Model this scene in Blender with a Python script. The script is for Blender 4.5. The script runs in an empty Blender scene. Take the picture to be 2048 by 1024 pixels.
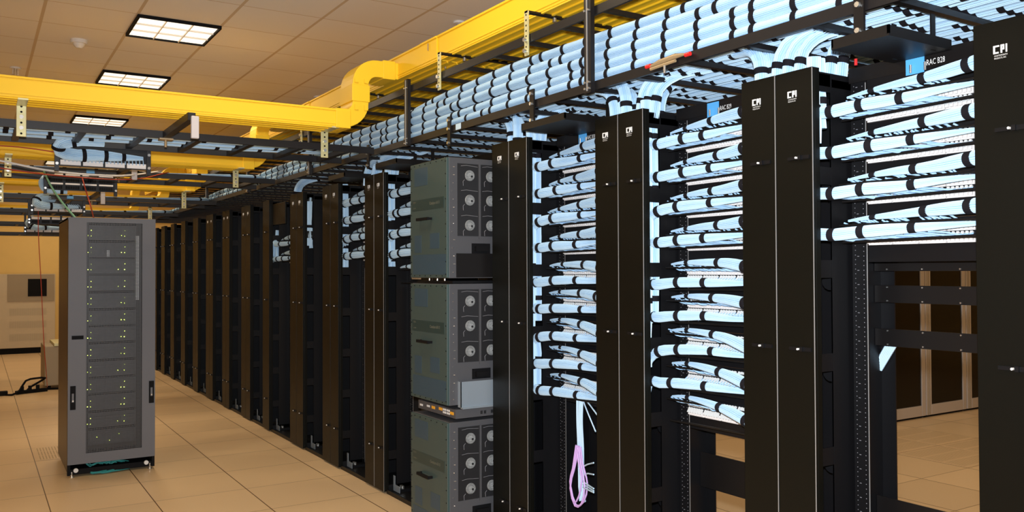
import bpy, math, random
import numpy as np
from mathutils import Matrix, Vector
random.seed(7)
rng = np.random.default_rng(7)
S = bpy.context.scene
COL = S.collection

# ------------------------------------------------------------------ camera
CAMZ = 1.397
YAW, PITCH, ROLL, FPX = 0.5624, 0.0170, -0.0041, 1703.1
_f = Vector((math.sin(YAW)*math.cos(PITCH), math.cos(YAW)*math.cos(PITCH), math.sin(PITCH)))
_r = Vector((math.cos(YAW), -math.sin(YAW), 0))
_u = _r.cross(_f)
_r2 = _r*math.cos(ROLL) + _u*math.sin(ROLL)
_u2 = -_r*math.sin(ROLL) + _u*math.cos(ROLL)
cam_data = bpy.data.cameras.new('camera')
cam_data.sensor_fit = 'HORIZONTAL'
cam_data.sensor_width = 36.0
cam_data.lens = FPX/2048*36.0
cam_data.clip_start = 0.05
cam = bpy.data.objects.new('camera', cam_data)
COL.objects.link(cam)
cam.matrix_world = Matrix(((_r2.x, _u2.x, -_f.x, 0), (_r2.y, _u2.y, -_f.y, 0), (_r2.z, _u2.z, -_f.z, CAMZ), (0, 0, 0, 1)))
S.camera = cam

# ------------------------------------------------------------------ light and exposure
S.view_settings.view_transform = 'Standard'
S.view_settings.look = 'None'
S.view_settings.gamma = 1.0
S.view_settings.use_curve_mapping = False
S.view_settings.exposure = 0.0
W = bpy.data.worlds.new('world'); S.world = W
W.use_nodes = True
W.node_tree.nodes['Background'].inputs[0].default_value = (0.30, 0.25, 0.18, 1)
W.node_tree.nodes['Background'].inputs[1].default_value = 0.15
WARM = (1.0, 0.80, 0.54)
LAMP_W = 17.5          # every ceiling troffer
DIFFUSER = 1.25
FLASH_W = 680.0        # the flash on top of the camera
fl = bpy.data.lights.new('camera_flash', 'SPOT')
fl.energy = FLASH_W; fl.color = (0.90, 0.95, 1.0); fl.shadow_soft_size = 0.03
fl.spot_size = math.radians(104); fl.spot_blend = 1.0
flo = bpy.data.objects.new('camera_flash', fl); COL.objects.link(flo)
flo.matrix_world = Matrix(((_r2.x, _u2.x, -_f.x, 0), (_r2.y, _u2.y, -_f.y, 0), (_r2.z, _u2.z, -_f.z, CAMZ+0.11), (0, 0, 0, 1)))

# ------------------------------------------------------------------ materials
def mat(name, col, rough=0.5, metal=0.0, spec=0.5, noise=0.0, nscale=60.0, bump=0.0, emit=None, estr=0.0):
    m = bpy.data.materials.new(name); m.use_nodes = True
    nt = m.node_tree; b = nt.nodes['Principled BSDF']
    b.inputs['Base Color'].default_value = (*col, 1)
    b.inputs['Roughness'].default_value = rough
    b.inputs['Metallic'].default_value = metal
    b.inputs['Specular IOR Level'].default_value = spec
    if emit:
        b.inputs['Emission Color'].default_value = (*emit, 1)
        b.inputs['Emission Strength'].default_value = estr
    if noise or bump:
        tc = nt.nodes.new('ShaderNodeTexCoord')
        nz = nt.nodes.new('ShaderNodeTexNoise'); nz.inputs['Scale'].default_value = nscale
        nz.inputs['Detail'].default_value = 4
        nt.links.new(tc.outputs['Object'], nz.inputs['Vector'])
        if noise:
            mx = nt.nodes.new('ShaderNodeMix'); mx.data_type = 'RGBA'
            mx.inputs['A'].default_value = (*[c*(1-noise) for c in col], 1)
            mx.inputs['B'].default_value = (*[min(1, c*(1+noise)) for c in col], 1)
            nt.links.new(nz.outputs['Fac'], mx.inputs['Factor'])
            nt.links.new(mx.outputs['Result'], b.inputs['Base Color'])
        if bump:
            bp = nt.nodes.new('ShaderNodeBump'); bp.inputs['Strength'].default_value = bump
            bp.inputs['Distance'].default_value = 0.002
            nt.links.new(nz.outputs['Fac'], bp.inputs['Height'])
            nt.links.new(bp.outputs['Normal'], b.inputs['Normal'])
    return m

def math_node(nt, op, a, b=None):
    n = nt.nodes.new('ShaderNodeMath'); n.operation = op
    for i, v in enumerate((a, b)):
        if v is None: continue
        if isinstance(v, (int, float)): n.inputs[i].default_value = v
        else: nt.links.new(v, n.inputs[i])
    return n.outputs[0]

def grid_mat(name, col, line, px, py, ox, oy, wx, wy, rough, noise=0.06, nscale=300.0, spec=0.5, tilevar=0.05):
    """tiles px x py with joints of width wx (running along Y) and wy (running along X)"""
    m = mat(name, col, rough, spec=spec, noise=noise, nscale=nscale)
    nt = m.node_tree; b = nt.nodes['Principled BSDF']
    src = b.inputs['Base Color'].links[0].from_socket
    g = nt.nodes.new('ShaderNodeNewGeometry'); sp = nt.nodes.new('ShaderNodeSeparateXYZ')
    nt.links.new(g.outputs['Position'], sp.inputs[0])
    def edge(o, off, per, w):
        t = math_node(nt, 'FRACT', math_node(nt, 'DIVIDE', math_node(nt, 'SUBTRACT', o, off - 100*per), per))
        d = math_node(nt, 'SUBTRACT', 0.5, math_node(nt, 'ABSOLUTE', math_node(nt, 'SUBTRACT', t, 0.5)))
        return math_node(nt, 'LESS_THAN', d, w/2/per)
    e = math_node(nt, 'MAXIMUM', edge(sp.outputs[0], ox, px, wx), edge(sp.outputs[1], oy, py, wy))
    # tile to tile variation
    cx = nt.nodes.new('ShaderNodeCombineXYZ')
    nt.links.new(math_node(nt, 'FLOOR', math_node(nt, 'DIVIDE', math_node(nt, 'SUBTRACT', sp.outputs[0], ox), px)), cx.inputs[0])
    nt.links.new(math_node(nt, 'FLOOR', math_node(nt, 'DIVIDE', math_node(nt, 'SUBTRACT', sp.outputs[1], oy), py)), cx.inputs[1])
    wn = nt.nodes.new('ShaderNodeTexWhiteNoise'); wn.noise_dimensions = '2D'
    nt.links.new(cx.outputs[0], wn.inputs['Vector'])
    v = math_node(nt, 'ADD', 1-tilevar, math_node(nt, 'MULTIPLY', wn.outputs['Value'], 2*tilevar))
    vm = nt.nodes.new('ShaderNodeVectorMath'); vm.operation = 'SCALE'
    nt.links.new(src, vm.inputs[0]); nt.links.new(v, vm.inputs['Scale'])
    mx = nt.nodes.new('ShaderNodeMix'); mx.data_type = 'RGBA'
    nt.links.new(e, mx.inputs['Factor'])
    nt.links.new(vm.outputs[0], mx.inputs['A'])
    mx.inputs['B'].default_value = (*line, 1)
    nt.links.new(mx.outputs['Result'], b.inputs['Base Color'])
    return m

def perf_mat(name, col, pitch, ax, rough=0.45, hole=0.36, metal=0.0):
    """sheet metal with real see-through holes; ax = the two world axes of the sheet"""
    m = mat(name, col, rough, metal=metal)
    nt = m.node_tree; b = nt.nodes['Principled BSDF']
    g = nt.nodes.new('ShaderNodeNewGeometry'); sp = nt.nodes.new('ShaderNodeSeparateXYZ')
    nt.links.new(g.outputs['Position'], sp.inputs[0])
    def c(i, sh=0.0):
        t = math_node(nt, 'FRACT', math_node(nt, 'ADD', math_node(nt, 'DIVIDE', math_node(nt, 'ADD', sp.outputs[i], 50), pitch), sh))
        t = math_node(nt, 'SUBTRACT', t, 0.5)
        return math_node(nt, 'MULTIPLY', t, t)
    d = math_node(nt, 'ADD', c(ax[0]), c(ax[1]))
    nt.links.new(math_node(nt, 'GREATER_THAN', d, hole*hole), b.inputs['Alpha'])
    return m

M = {}
M['door'] = mat('black_powder_coat', (0.0038, 0.0038, 0.0026), 0.42, spec=0.20, noise=0.15, nscale=900, bump=0.12)
M['black'] = mat('black_rack_paint', (0.0045, 0.0045, 0.0055), 0.45, spec=0.3)
M['ladder'] = mat('dark_ladder_paint', (0.009, 0.008, 0.009), 0.42, spec=0.4)
M['bar'] = mat('black_bar_paint', (0.006, 0.005, 0.005), 0.45, spec=0.35)
M['deep'] = mat('black_interior', (0.003, 0.003, 0.004), 0.7, spec=0.2)
M['cable'] = mat('light_blue_cable', (0.56, 0.77, 0.95), 0.45, noise=0.05, nscale=25)
M['cable_shaded'] = mat('light_blue_cable_shaded', (0.38, 0.60, 0.86), 0.45)  # same cable as above, with its shade put into the colour
M['velcro'] = mat('black_velcro', (0.008, 0.007, 0.010), 0.9, spec=0.2)
M['jack'] = mat('white_jack', (0.82, 0.78, 0.76), 0.4)
M['plug'] = mat('clear_plug', (0.76, 0.77, 0.76), 0.3)
M['yellow'] = mat('yellow_duct_plastic', (0.93, 0.59, 0.025), 0.5, spec=0.3)
M['zinc'] = mat('galvanised_steel', (0.66, 0.62, 0.33), 0.4, metal=0.25)
M['steel'] = mat('bright_steel', (0.75, 0.75, 0.73), 0.25, metal=0.9)
M['white'] = mat('white_paint', (0.8, 0.79, 0.77), 0.45)
M['silver'] = mat('silver_and_edge_shine', (0.40, 0.40, 0.40), 0.38, metal=0.5)  # on doors and uprights this grey stands in for light along the edge
M['dot'] = mat('grey_lead_and_hole_glint', (0.22, 0.22, 0.24), 0.4)
M['bluetag'] = mat('blue_sticker', (0.10, 0.42, 0.85), 0.4)
M['teal'] = mat('teal_grey_front', (0.044, 0.074, 0.072), 0.45, noise=0.12, nscale=700)
M['tealdark'] = mat('dark_teal_strip', (0.018, 0.042, 0.042), 0.4)
M['vent'] = mat('blue_grey_vent', (0.030, 0.065, 0.095), 0.5)
M['chassis'] = mat('dark_grey_chassis', (0.075, 0.075, 0.082), 0.5, noise=0.08, nscale=500)
M['fanpanel'] = mat('black_fan_grille', (0.018, 0.018, 0.020), 0.4)
M['fan'] = mat('pale_fan_guard', (0.28, 0.29, 0.29), 0.5, noise=0.75, nscale=210)
M['tray'] = mat('grey_metal_tray', (0.34, 0.40, 0.46), 0.35, metal=0.4)
M['cab'] = mat('grey_cabinet_paint', (0.135, 0.138, 0.155), 0.5, noise=0.06, nscale=500)
M['cabside'] = mat('black_gloss_side', (0.05, 0.035, 0.02), 0.38)
M['mesh'] = perf_mat('perforated_door', (0.06, 0.06, 0.064), 0.010, (0, 2), hole=0.34)
M['server'] = mat('server_face', (0.075, 0.072, 0.078), 0.4, noise=0.85, nscale=30)
M['led'] = mat('yellow_green_led', (0.6, 0.7, 0.1), 0.4, emit=(0.75, 1.0, 0.12), estr=6.0)
M['tealcable'] = mat('teal_cable', (0.03, 0.30, 0.30), 0.45)
M['green'] = mat('pale_green_cable', (0.22, 0.48, 0.30), 0.45)
M['red'] = mat('red_cable', (0.45, 0.05, 0.02), 0.45)
M['redcap'] = mat('red_cap', (0.7, 0.02, 0.02), 0.35)
M['lav'] = mat('lavender_cable', (0.62, 0.40, 0.80), 0.45)
M['tan'] = mat('tan_metal', (0.42, 0.30, 0.16), 0.45, metal=0.3)
M['beige'] = mat('beige_panel', (0.62, 0.52, 0.36), 0.5, noise=0.04, nscale=20)
M['beige2'] = mat('brown_beige_panel', (0.36, 0.29, 0.19), 0.5)
M['alu'] = mat('aluminium_frame', (0.55, 0.50, 0.46), 0.38, metal=0.35)
M['glass'] = mat('black_glass', (0.003, 0.003, 0.003), 0.15, spec=0.2)
M['orange'] = mat('orange_label', (0.9, 0.42, 0.03), 0.5)
M['plate'] = mat('grey_white_plate', (0.50, 0.46, 0.46), 0.45)
M['lett'] = mat('dull_lettering', (0.20, 0.20, 0.15), 0.5)
M['slotbeige'] = mat('slot_beige', (0.50, 0.42, 0.29), 0.5)
M['louver'] = mat('louver_white', (0.75, 0.70, 0.62), 0.4)
M['lamp'] = mat('lamp_diffuser', (0.9, 0.85, 0.75), 0.5, emit=(1.0, 0.90, 0.74), estr=DIFFUSER)
M['wall'] = mat('warm_wall_paint', (0.90, 0.63, 0.22), 0.7, noise=0.03, nscale=8)
M['floor'] = grid_mat('floor_tiles', (0.77, 0.555, 0.325), (0.12, 0.06, 0.02), 0.551, 0.551, 2.0334, 5.5718, 0.006, 0.004, 0.38, noise=0.10, nscale=220)
M['ceil'] = grid_mat('ceiling_tiles', (0.86, 0.835, 0.81), (0.63, 0.53, 0.40), 0.575, 0.575, 0.968, 6.50, 0.022, 0.010, 0.85, noise=0.14, nscale=260, spec=0.2, tilevar=0.025)

# ------------------------------------------------------------------ mesh building
_txt = {}
class MB:
    def __init__(s): s.v = []; s.f = []; s.n = 0; s.sm = []
    def add(s, verts, faces, smooth=False):
        o = s.n
        s.v.extend([tuple(map(float, p)) for p in verts])
        s.f.extend([tuple(int(i)+o for i in q) for q in faces])
        s.sm.extend([smooth]*len(faces)); s.n += len(verts); return s
    def box(s, x0, x1, y0, y1, z0, z1):
        v = [(x0, y0, z0), (x1, y0, z0), (x1, y1, z0), (x0, y1, z0), (x0, y0, z1), (x1, y0, z1), (x1, y1, z1), (x0, y1, z1)]
        return s.add(v, [(0, 3, 2, 1), (4, 5, 6, 7), (0, 1, 5, 4), (1, 2, 6, 5), (2, 3, 7, 6), (3, 0, 4, 7)])
    def bar(s, p0, p1, w, h, up=(0, 0, 1)):
        p0, p1 = Vector(p0), Vector(p1); d = (p1-p0).normalized(); u = Vector(up)
        if abs(d.dot(u)) > .98: u = Vector((0, 1, 0))
        a = d.cross(u).normalized()*w/2; b = d.cross(a).normalized()*h/2
        v = [p+i*a+j*b for p in (p0, p1) for i, j in ((-1, -1), (1, -1), (1, 1), (-1, 1))]
        return s.add(v, [(0, 1, 2, 3), (7, 6, 5, 4), (0, 4, 5, 1), (1, 5, 6, 2), (2, 6, 7, 3), (3, 7, 4, 0)])
    def cyl(s, p0, p1, r, n=12, r2=None):
        return s.tube([p0, p1], [r, r if r2 is None else r2], n)
    def tube(s, pts, r, n=6, sx=1.0, smooth=True):
        c, A, B = frames(pts)
        k = len(c); r = np.full(k, r) if np.isscalar(r) else np.asarray(r, float)
        th = np.arange(n)*2*np.pi/n
        V = (c[:, None]+(A[:, None]*np.cos(th)[None, :, None]*sx+B[:, None]*np.sin(th)[None, :, None])*r[:, None, None]).reshape(-1, 3)
        F = [(i*n+j, i*n+(j+1) % n, (i+1)*n+(j+1) % n, (i+1)*n+j) for i in range(k-1) for j in range(n)]
        s.add(V, F, smooth)
        return s.add([V[j] for j in range(n)]+[V[(k-1)*n+j] for j in range(n)], [tuple(range(n-1, -1, -1)), tuple(range(n, 2*n))])
    def prism(s, poly, f, a0, a1, smooth=False):
        n = len(poly)
        v = [f(p, a0) for p in poly]+[f(p, a1) for p in poly]
        return s.add(v, [tuple(range(n-1, -1, -1)), tuple(range(n, 2*n))]+[(i, (i+1) % n, n+(i+1) % n, n+i) for i in range(n)], smooth)
    def text(s, t, size, loc, face='-X', sx=1.0):
        if t not in _txt:
            c = bpy.data.curves.new('lettering', 'FONT'); c.body = t; c.size = 1; c.extrude = 0.0; c.resolution_u = 2
            o = bpy.data.objects.new('lettering', c); COL.objects.link(o)
            dg = bpy.context.evaluated_depsgraph_get()
            me = bpy.data.meshes.new_from_object(o.evaluated_get(dg))
            _txt[t] = ([tuple(v.co) for v in me.vertices], [tuple(p.vertices) for p in me.polygons])
            bpy.data.objects.remove(o); bpy.data.curves.remove(c); bpy.data.meshes.remove(me)
        v, f = _txt[t]
        R = {'-X': ((0, -1, 0), (0, 0, 1)), '-Y': ((1, 0, 0), (0, 0, 1))}[face]
        rx, up = Vector(R[0]), Vector(R[1]); L = Vector(loc)
        return s.add([L+rx*p[0]*size*sx+up*p[1]*size for p in v], f)
    def build(s, name, m, parent=None, label=None, origin=None, bevel=0.0):
        me = bpy.data.meshes.new(name)
        o = bpy.data.objects.new(name, me)
        if parent is not None: org = parent['_org']
        elif origin is not None: org = origin
        else:
            a = np.array(s.v); lo, hi = a.min(0), a.max(0)
            org = [float((lo[0]+hi[0])/2), float((lo[1]+hi[1])/2), float(lo[2])]
        me.from_pydata((np.array(s.v)-np.array(org)).tolist(), [], s.f)
        me.polygons.foreach_set('use_smooth', s.sm)
        me.materials.append(m); me.update()
        COL.objects.link(o)
        if parent is not None: o.parent = parent
        else: o.location = org
        ORG[o.name] = list(org)
        o['_org'] = list(org)
        if bevel:
            b = o.modifiers.new('edge', 'BEVEL'); b.width = bevel; b.segments = 2; b.limit_method = 'ANGLE'
        if label: o['label'] = label
        return o
ORG = {}

def frames(pts):
    c = np.asarray([tuple(p) for p in pts], float)
    t = np.gradient(c, axis=0); t /= np.linalg.norm(t, axis=1)[:, None]
    ref = np.array([0, 0, 1.]) if abs(t[0][2]) < .9 else np.array([0, 1., 0])
    A = np.zeros_like(c); B = np.zeros_like(c)
    a = np.cross(t[0], ref); a /= np.linalg.norm(a)
    for i in range(len(c)):
        a = a-t[i]*a.dot(t[i]); a /= np.linalg.norm(a)
        A[i] = a; B[i] = np.cross(t[i], a)
    return c, A, B

def spline(ctrl, step=0.03):
    """Catmull-Rom through rows of (x, y, z, extra...)"""
    P = np.asarray(ctrl, float)
    P = np.vstack([2*P[0]-P[1], P, 2*P[-1]-P[-2]]); out = []
    for i in range(1, len(P)-2):
        n = max(2, int(np.linalg.norm(P[i+1, :3]-P[i, :3])/step))
        t = np.linspace(0, 1, n, endpoint=(i == len(P)-3))[:, None]
        a, b, c, d = P[i-1], P[i], P[i+1], P[i+2]
        out.append(.5*((2*b)+(c-a)*t+(2*a-5*b+4*c-d)*t**2+(3*b-a-3*c+d)*t**3))
    return np.vstack(out)

def thing(name, label, cat, loc, group=None):
    o = bpy.data.objects.new(name, None); COL.objects.link(o)
    o.location = loc; o.empty_display_size = .05
    o['_org'] = list(map(float, loc)); o['label'] = label; o['category'] = cat
    if group: o['group'] = group
    return o
def tag(o, label, cat, group=None, kind=None):
    o['label'] = label; o['category'] = cat
    if group: o['group'] = group
    if kind: o['kind'] = kind
    return o
def struct(name, mb, m):
    o = mb.build(name, m); o['kind'] = 'structure'; return o
def dup(root, loc, label=None, group=None):
    r = root.copy(); COL.objects.link(r); r.location = loc; r['_org'] = list(map(float, loc))
    if label: r['label'] = label
    if group: r['group'] = group
    for ch in root.children:
        c = ch.copy(); COL.objects.link(c); c.parent = r
        for g in ch.children:
            d = g.copy(); COL.objects.link(d); d.parent = c
    return r

# shared velcro tie: a band of unit radius around the local Z axis
_tie = None
def tie(parent, pos, tang, r, w=0.02, flat=1.0, A=None, name='velcro_tie'):
    global _tie
    if _tie is None:
        n = 18; prof = [(1.0, -.5), (1.07, -.42), (1.07, .42), (1.0, .5)]
        v = [(p[0]*math.cos(2*math.pi*i/n), p[0]*math.sin(2*math.pi*i/n), p[1]) for i in range(n) for p in prof]
        f = [(i*4+j, i*4+j+1, ((i+1) % n)*4+j+1, ((i+1) % n)*4+j) for i in range(n) for j in range(3)]
        _tie = bpy.data.meshes.new('velcro_tie'); _tie.from_pydata(v, [], f); _tie.materials.append(M['velcro'])
    o = bpy.data.objects.new(name, _tie); COL.objects.link(o); o.parent = parent
    z = Vector(tang).normalized()
    x = Vector(A) if A is not None else (z.orthogonal())
    x = (x-z*x.dot(z)).normalized(); y = z.cross(x)
    p = Vector(pos)-Vector(parent['_org'])
    o.matrix_local = Matrix(((x.x*r*flat, y.x*r, z.x*w, p.x), (x.y*r*flat, y.y*r, z.y*w, p.y), (x.z*r*flat, y.z*r, z.z*w, p.z), (0, 0, 0, 1)))
    return o

def bundle(name, ctrl, ns=30, step=0.03, ties=(), m='cable', twist=1.2, parent=None, flat=1.0, tiew=0.022, origin=None, absolute=False):
    """cable bundle: a jacket of ns strands round a path; ctrl rows x, y, z, radius; ties = path fractions"""
    P = spline(ctrl, step); c, A, B = frames(P[:, :3]); R = P[:, 3].copy()
    k = len(c); s = np.r_[0, np.cumsum(np.linalg.norm(np.diff(c, axis=0), axis=1))]
    tp = [float(f)*(1 if absolute else s[-1]) for f in ties]
    for t in tp: R *= 1-.07*np.exp(-((s-t)/.03)**2)
    sub = 3; n = ns*sub
    th = np.arange(n)*2*np.pi/n
    prof = np.tile([.67, .965, 1.0], ns)*np.repeat(1+rng.uniform(-.03, .025, ns), sub)
    ph = s*twist*rng.uniform(-.6, .6)+.05*np.sin(s*9+rng.uniform(0, 6))
    ang = th[None]+ph[:, None]
    V = c[:, None]+(A[:, None]*(np.cos(ang)*flat)[..., None]+B[:, None]*np.sin(ang)[..., None])*(R[:, None]*prof[None])[..., None]
    V = V.reshape(-1, 3)
    i, j = np.meshgrid(np.arange(k-1), np.arange(n), indexing='ij'); j2 = (j+1) % n
    F = np.stack([i*n+j, i*n+j2, (i+1)*n+j2, (i+1)*n+j], -1).reshape(-1, 4)
    mb = MB(); mb.v = V.tolist(); mb.n = len(V); mb.f = [tuple(q) for q in F.tolist()]; mb.sm = [False]*len(mb.f)
    mb.f += [tuple(range(n-1, -1, -1)), tuple(range((k-1)*n, k*n))]; mb.sm += [False, False]
    o = mb.build(name, M[m], parent, origin=origin)
    for t in tp:
        q = min(k-2, max(1, int(np.searchsorted(s, t))))
        tie(o, c[q], c[q+1]-c[q-1], R[q]*1.02, tiew, flat, A[q])
    return o

def parented(o, root): o.parent = root; return o
ORD = ['topmost', 'second from top', 'third from top', 'fourth from top', 'fifth from top', 'sixth from top', 'seventh from top', 'eighth from top', 'lowest']
NTH = ['first', 'second', 'third', 'fourth', 'fifth', 'sixth', 'seventh', 'eighth', 'ninth', 'tenth', 'eleventh', 'twelfth', 'thirteenth', 'fourteenth', 'fifteenth', 'sixteenth', 'seventeenth']

# ------------------------------------------------------------------ room shell
struct('floor', MB().box(-5, 12, -4, 17.8, -.05, 0), M['floor'])
struct('ceiling', MB().box(-5, 12, -4, 17.8, 3.23, 3.28), M['ceil'])
struct('wall_end', MB().box(-5, 12, 17.6, 17.75, 0, 3.23), M['wall'])
struct('wall_left', MB().box(-5, -4.85, -4, 17.6, 0, 3.23), M['wall'])
struct('wall_right', MB().box(11.85, 12, -4, 17.6, 0, 3.23), M['wall'])
struct('wall_back', MB().box(-4.85, 11.85, -4, -3.85, 0, 3.23), M['wall'])

# ceiling troffers: black-edged square fixtures with a louvre of nine cells over the lamps
def make_light(x, y, label):
    t = thing('ceiling_light', label, 'ceiling light', (x, y, 3.205), 'square ceiling lights')
    h = .29; f = MB()
    for a, b, c, d in ((-h, -h+.016, -h, h), (h-.016, h, -h, h), (-h+.016, h-.016, -h, -h+.008), (-h+.016, h-.016, h-.008, h)):
        f.box(x+a, x+b, y+c, y+d, 3.205, 3.229)
    f.build('frame', M['deep'], t)
    MB().box(x-h+.016, x+h-.016, y-h+.008, y+h-.008, 3.220, 3.226).build('diffuser', M['lamp'], t)
    l = MB()
    for q in (-1, 1):
        l.box(x+q*.092-.003, x+q*.092+.003, y-h+.008, y+h-.008, 3.207, 3.220)
        l.box(x-h+.016, x+h-.016, y+q*.094-.003, y+q*.094+.003, 3.207, 3.220)
    l.build('louver', M['louver'], t)
    return t
def lamp_light(x, y):
    L = bpy.data.lights.new('ceiling_lamp', 'AREA'); L.shape = 'SQUARE'; L.size = .5
    L.energy = LAMP_W; L.color = WARM
    o = bpy.data.objects.new('ceiling_lamp', L); COL.objects.link(o); o.location = (x, y, 3.20)
LX = 1.2555
vis = [(6.79, 'large square ceiling light nearest above the grey server cabinet'), (8.74, 'square ceiling light just above the long yellow crossing duct'),
       (11.34, 'square ceiling light seen just below the long yellow crossing duct'), (16.0, 'farthest square ceiling light low above the crossing trays')]
first = None
for y, lab in vis:
    if first is None: first = make_light(LX, y, lab)
    else: dup(first, (LX, y, 3.205), lab)
    lamp_light(LX, y)
for x, y in ((LX, 3.5), (LX, 0.6), (-1.6, 3.5), (-1.6, 8.5), (-1.6, 14.0), (5.0, 1.5), (5.0, 4.6), (5.0, 9.0), (8.2, 2.6), (6.6, 1.2), (LX, 13.6), (5.0, 13.0)):  # third from last is an extra light, added to brighten the floor at right
    dup(first, (x, y, 3.205), 'square ceiling light outside the view, %s the aisle' % ('beyond' if x > 3 else 'over' if x > 0 else 'left of'))
    lamp_light(x, y)

# smoke detector and sprinkler heads
t = thing('smoke_detector', 'round white smoke detector on the ceiling left of the largest light', 'smoke detector', (.683, 7.479, 3.15))
MB().cyl((.683, 7.479, 3.20), (.683, 7.479, 3.23), .062, 24).build('base', M['white'], t)
MB().tube([(.683, 7.479, 3.20), (.683, 7.479, 3.18), (.683, 7.479, 3.165)], [.045, .036, .018], 24).build('sensor', M['white'], t)
for x, y, lab in ((.294, 8.779, 'ceiling sprinkler head above the left end of the yellow crossing duct'), (3.006, 5.489, 'ceiling sprinkler head right beside the long yellow main duct, nearer one'), (3.031, 8.612, 'ceiling sprinkler head at the far part of the yellow main duct')):
    t = thing('sprinkler_head', lab, 'sprinkler', (x, y, 3.15), 'ceiling sprinkler heads')
    MB().cyl((x, y, 3.215), (x, y, 3.23), .045, 16).build('flange', M['white'], t)
    b = MB().cyl((x, y, 3.17), (x, y, 3.215), .012, 8); b.cyl((x, y, 3.158), (x, y, 3.163), .03, 12)
    b.bar((x-.02, y, 3.162), (x-.02, y, 3.21), .006, .006); b.bar((x+.02, y, 3.162), (x+.02, y, 3.21), .006, .006)
    b.build('deflector', M['steel'], t)

# perforated floor tiles
def perf_tile(x, y, label, n=24, w=.53):
    b = MB(); s = MB()
    b.box(x, x+w, y, y+w, 0.0005, .002)
    for i in range(n):
        for j in range(3):
            u = x+.03+(w-.06)*i/(n-1); v = y+.03+j*(w-.03)/3
            s.box(u-.0035, u+.0035, v, v+(w-.09)/3, .002, .0024)
    o = b.build('perforated_floor_tile', M['floor']); tag(o, label, 'floor tile', 'perforated floor tiles')
    s.build('slot_pattern', M['slot'], o)
M['slot'] = mat('slot_brown', (0.50, 0.35, 0.19), 0.6)
perf_tile(.391, 7.235, 'perforated tan floor tile beside the left side of the grey cabinet')
for x, y, lab in ((5.90, 3.378, 'perforated floor tile beyond the racks, nearest of the back four'), (5.90, 3.929, 'perforated floor tile at the left foot of the glass door cabinets'), (6.451, 3.378, 'perforated floor tile beyond the racks, on the right behind the dark door'), (6.451, 3.929, 'perforated floor tile in front of the glass doors, farther right')):
    perf_tile(x, y, lab, 24)

# ------------------------------------------------------------------ the row of racks
XD = 2.188                                   # plane of the cable manager doors
XP = 2.35                                    # plane of the rack rails and patch panels
TOP = 2.022
MAN = [(.915, 1.217), (1.714, 2.003), (2.501, 2.803), (3.32, 3.637), (4.14, 4.44), (4.969, 5.277), (5.76, 6.087), (6.529, 6.854), (7.439, 7.638), (8.046, 8.363), (8.82, 9.108), (9.525, 9.85), (10.255, 10.521), (10.972, 11.211), (11.652, 11.884), (12.302, 12.558), (12.902, 13.15)]
MLAB = ['right edge of the picture', 'between the racks marked B28 and B29', 'between the racks marked B29 and B30', 'just right of the stacked grey switches', 'hidden behind the stacked grey switches', 'just left of the stacked grey switches',
        'second left of the grey switches', 'third left of the grey switches', 'fourth left of the grey switches, single narrow door']
BAYNAME = ['rack marked B28', 'rack marked B29', 'rack marked B30', 'rack holding the grey switches', 'rack just left of the switches', 'second rack left of the switches', 'third rack left of the switches', 'fourth rack left of the switches']

def logo(b, y, z):
    """block letters C P I with two small lines of lettering under them, facing the aisle"""
    x0, x1 = XD-.0142, XD-.012
    k = .74
    def r(a0, a1, c0, c1): b.box(x0, x1, y-a1*k, y-a0*k, z+c0*k, z+c1*k)
    h = .028
    r(-.0235, -.018, 0, h); r(-.018, -.004, h-.0055, h); r(-.018, -.006, 0, .0055)
    r(.001, .006, -.001+.001, h); r(.006, .013, h-.006, h); r(.009, .013, .010, h-.006); r(.006, .009, .010, .015)
    r(.018, .0225, 0, h)
    b.text('CHATSWORTH', .0056, (x0, y+.0150, z-.0075), sx=.84)
    b.text('PRODUCTS, INC.', .0056, (x0, y+.0150, z-.0140), sx=.71)

def latch(t_door, y, z):
    b = MB()
    b.box(XD-.018, XD-.012, y+.006, y+.040, z-.005, z+.005)
    b.box(XD-.022, XD-.012, y-.012, y-.002, z-.007, z+.007)
    b.box(XD-.016, XD-.012, y-.040, y-.012, z-.006, z+.006)
    o = b.build('latch', M['black'], t_door)
    MB().cyl((XD-.027, y+.002, z), (XD-.018, y+.002, z), .0034, 8).build('pin', M['white'], o)

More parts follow.
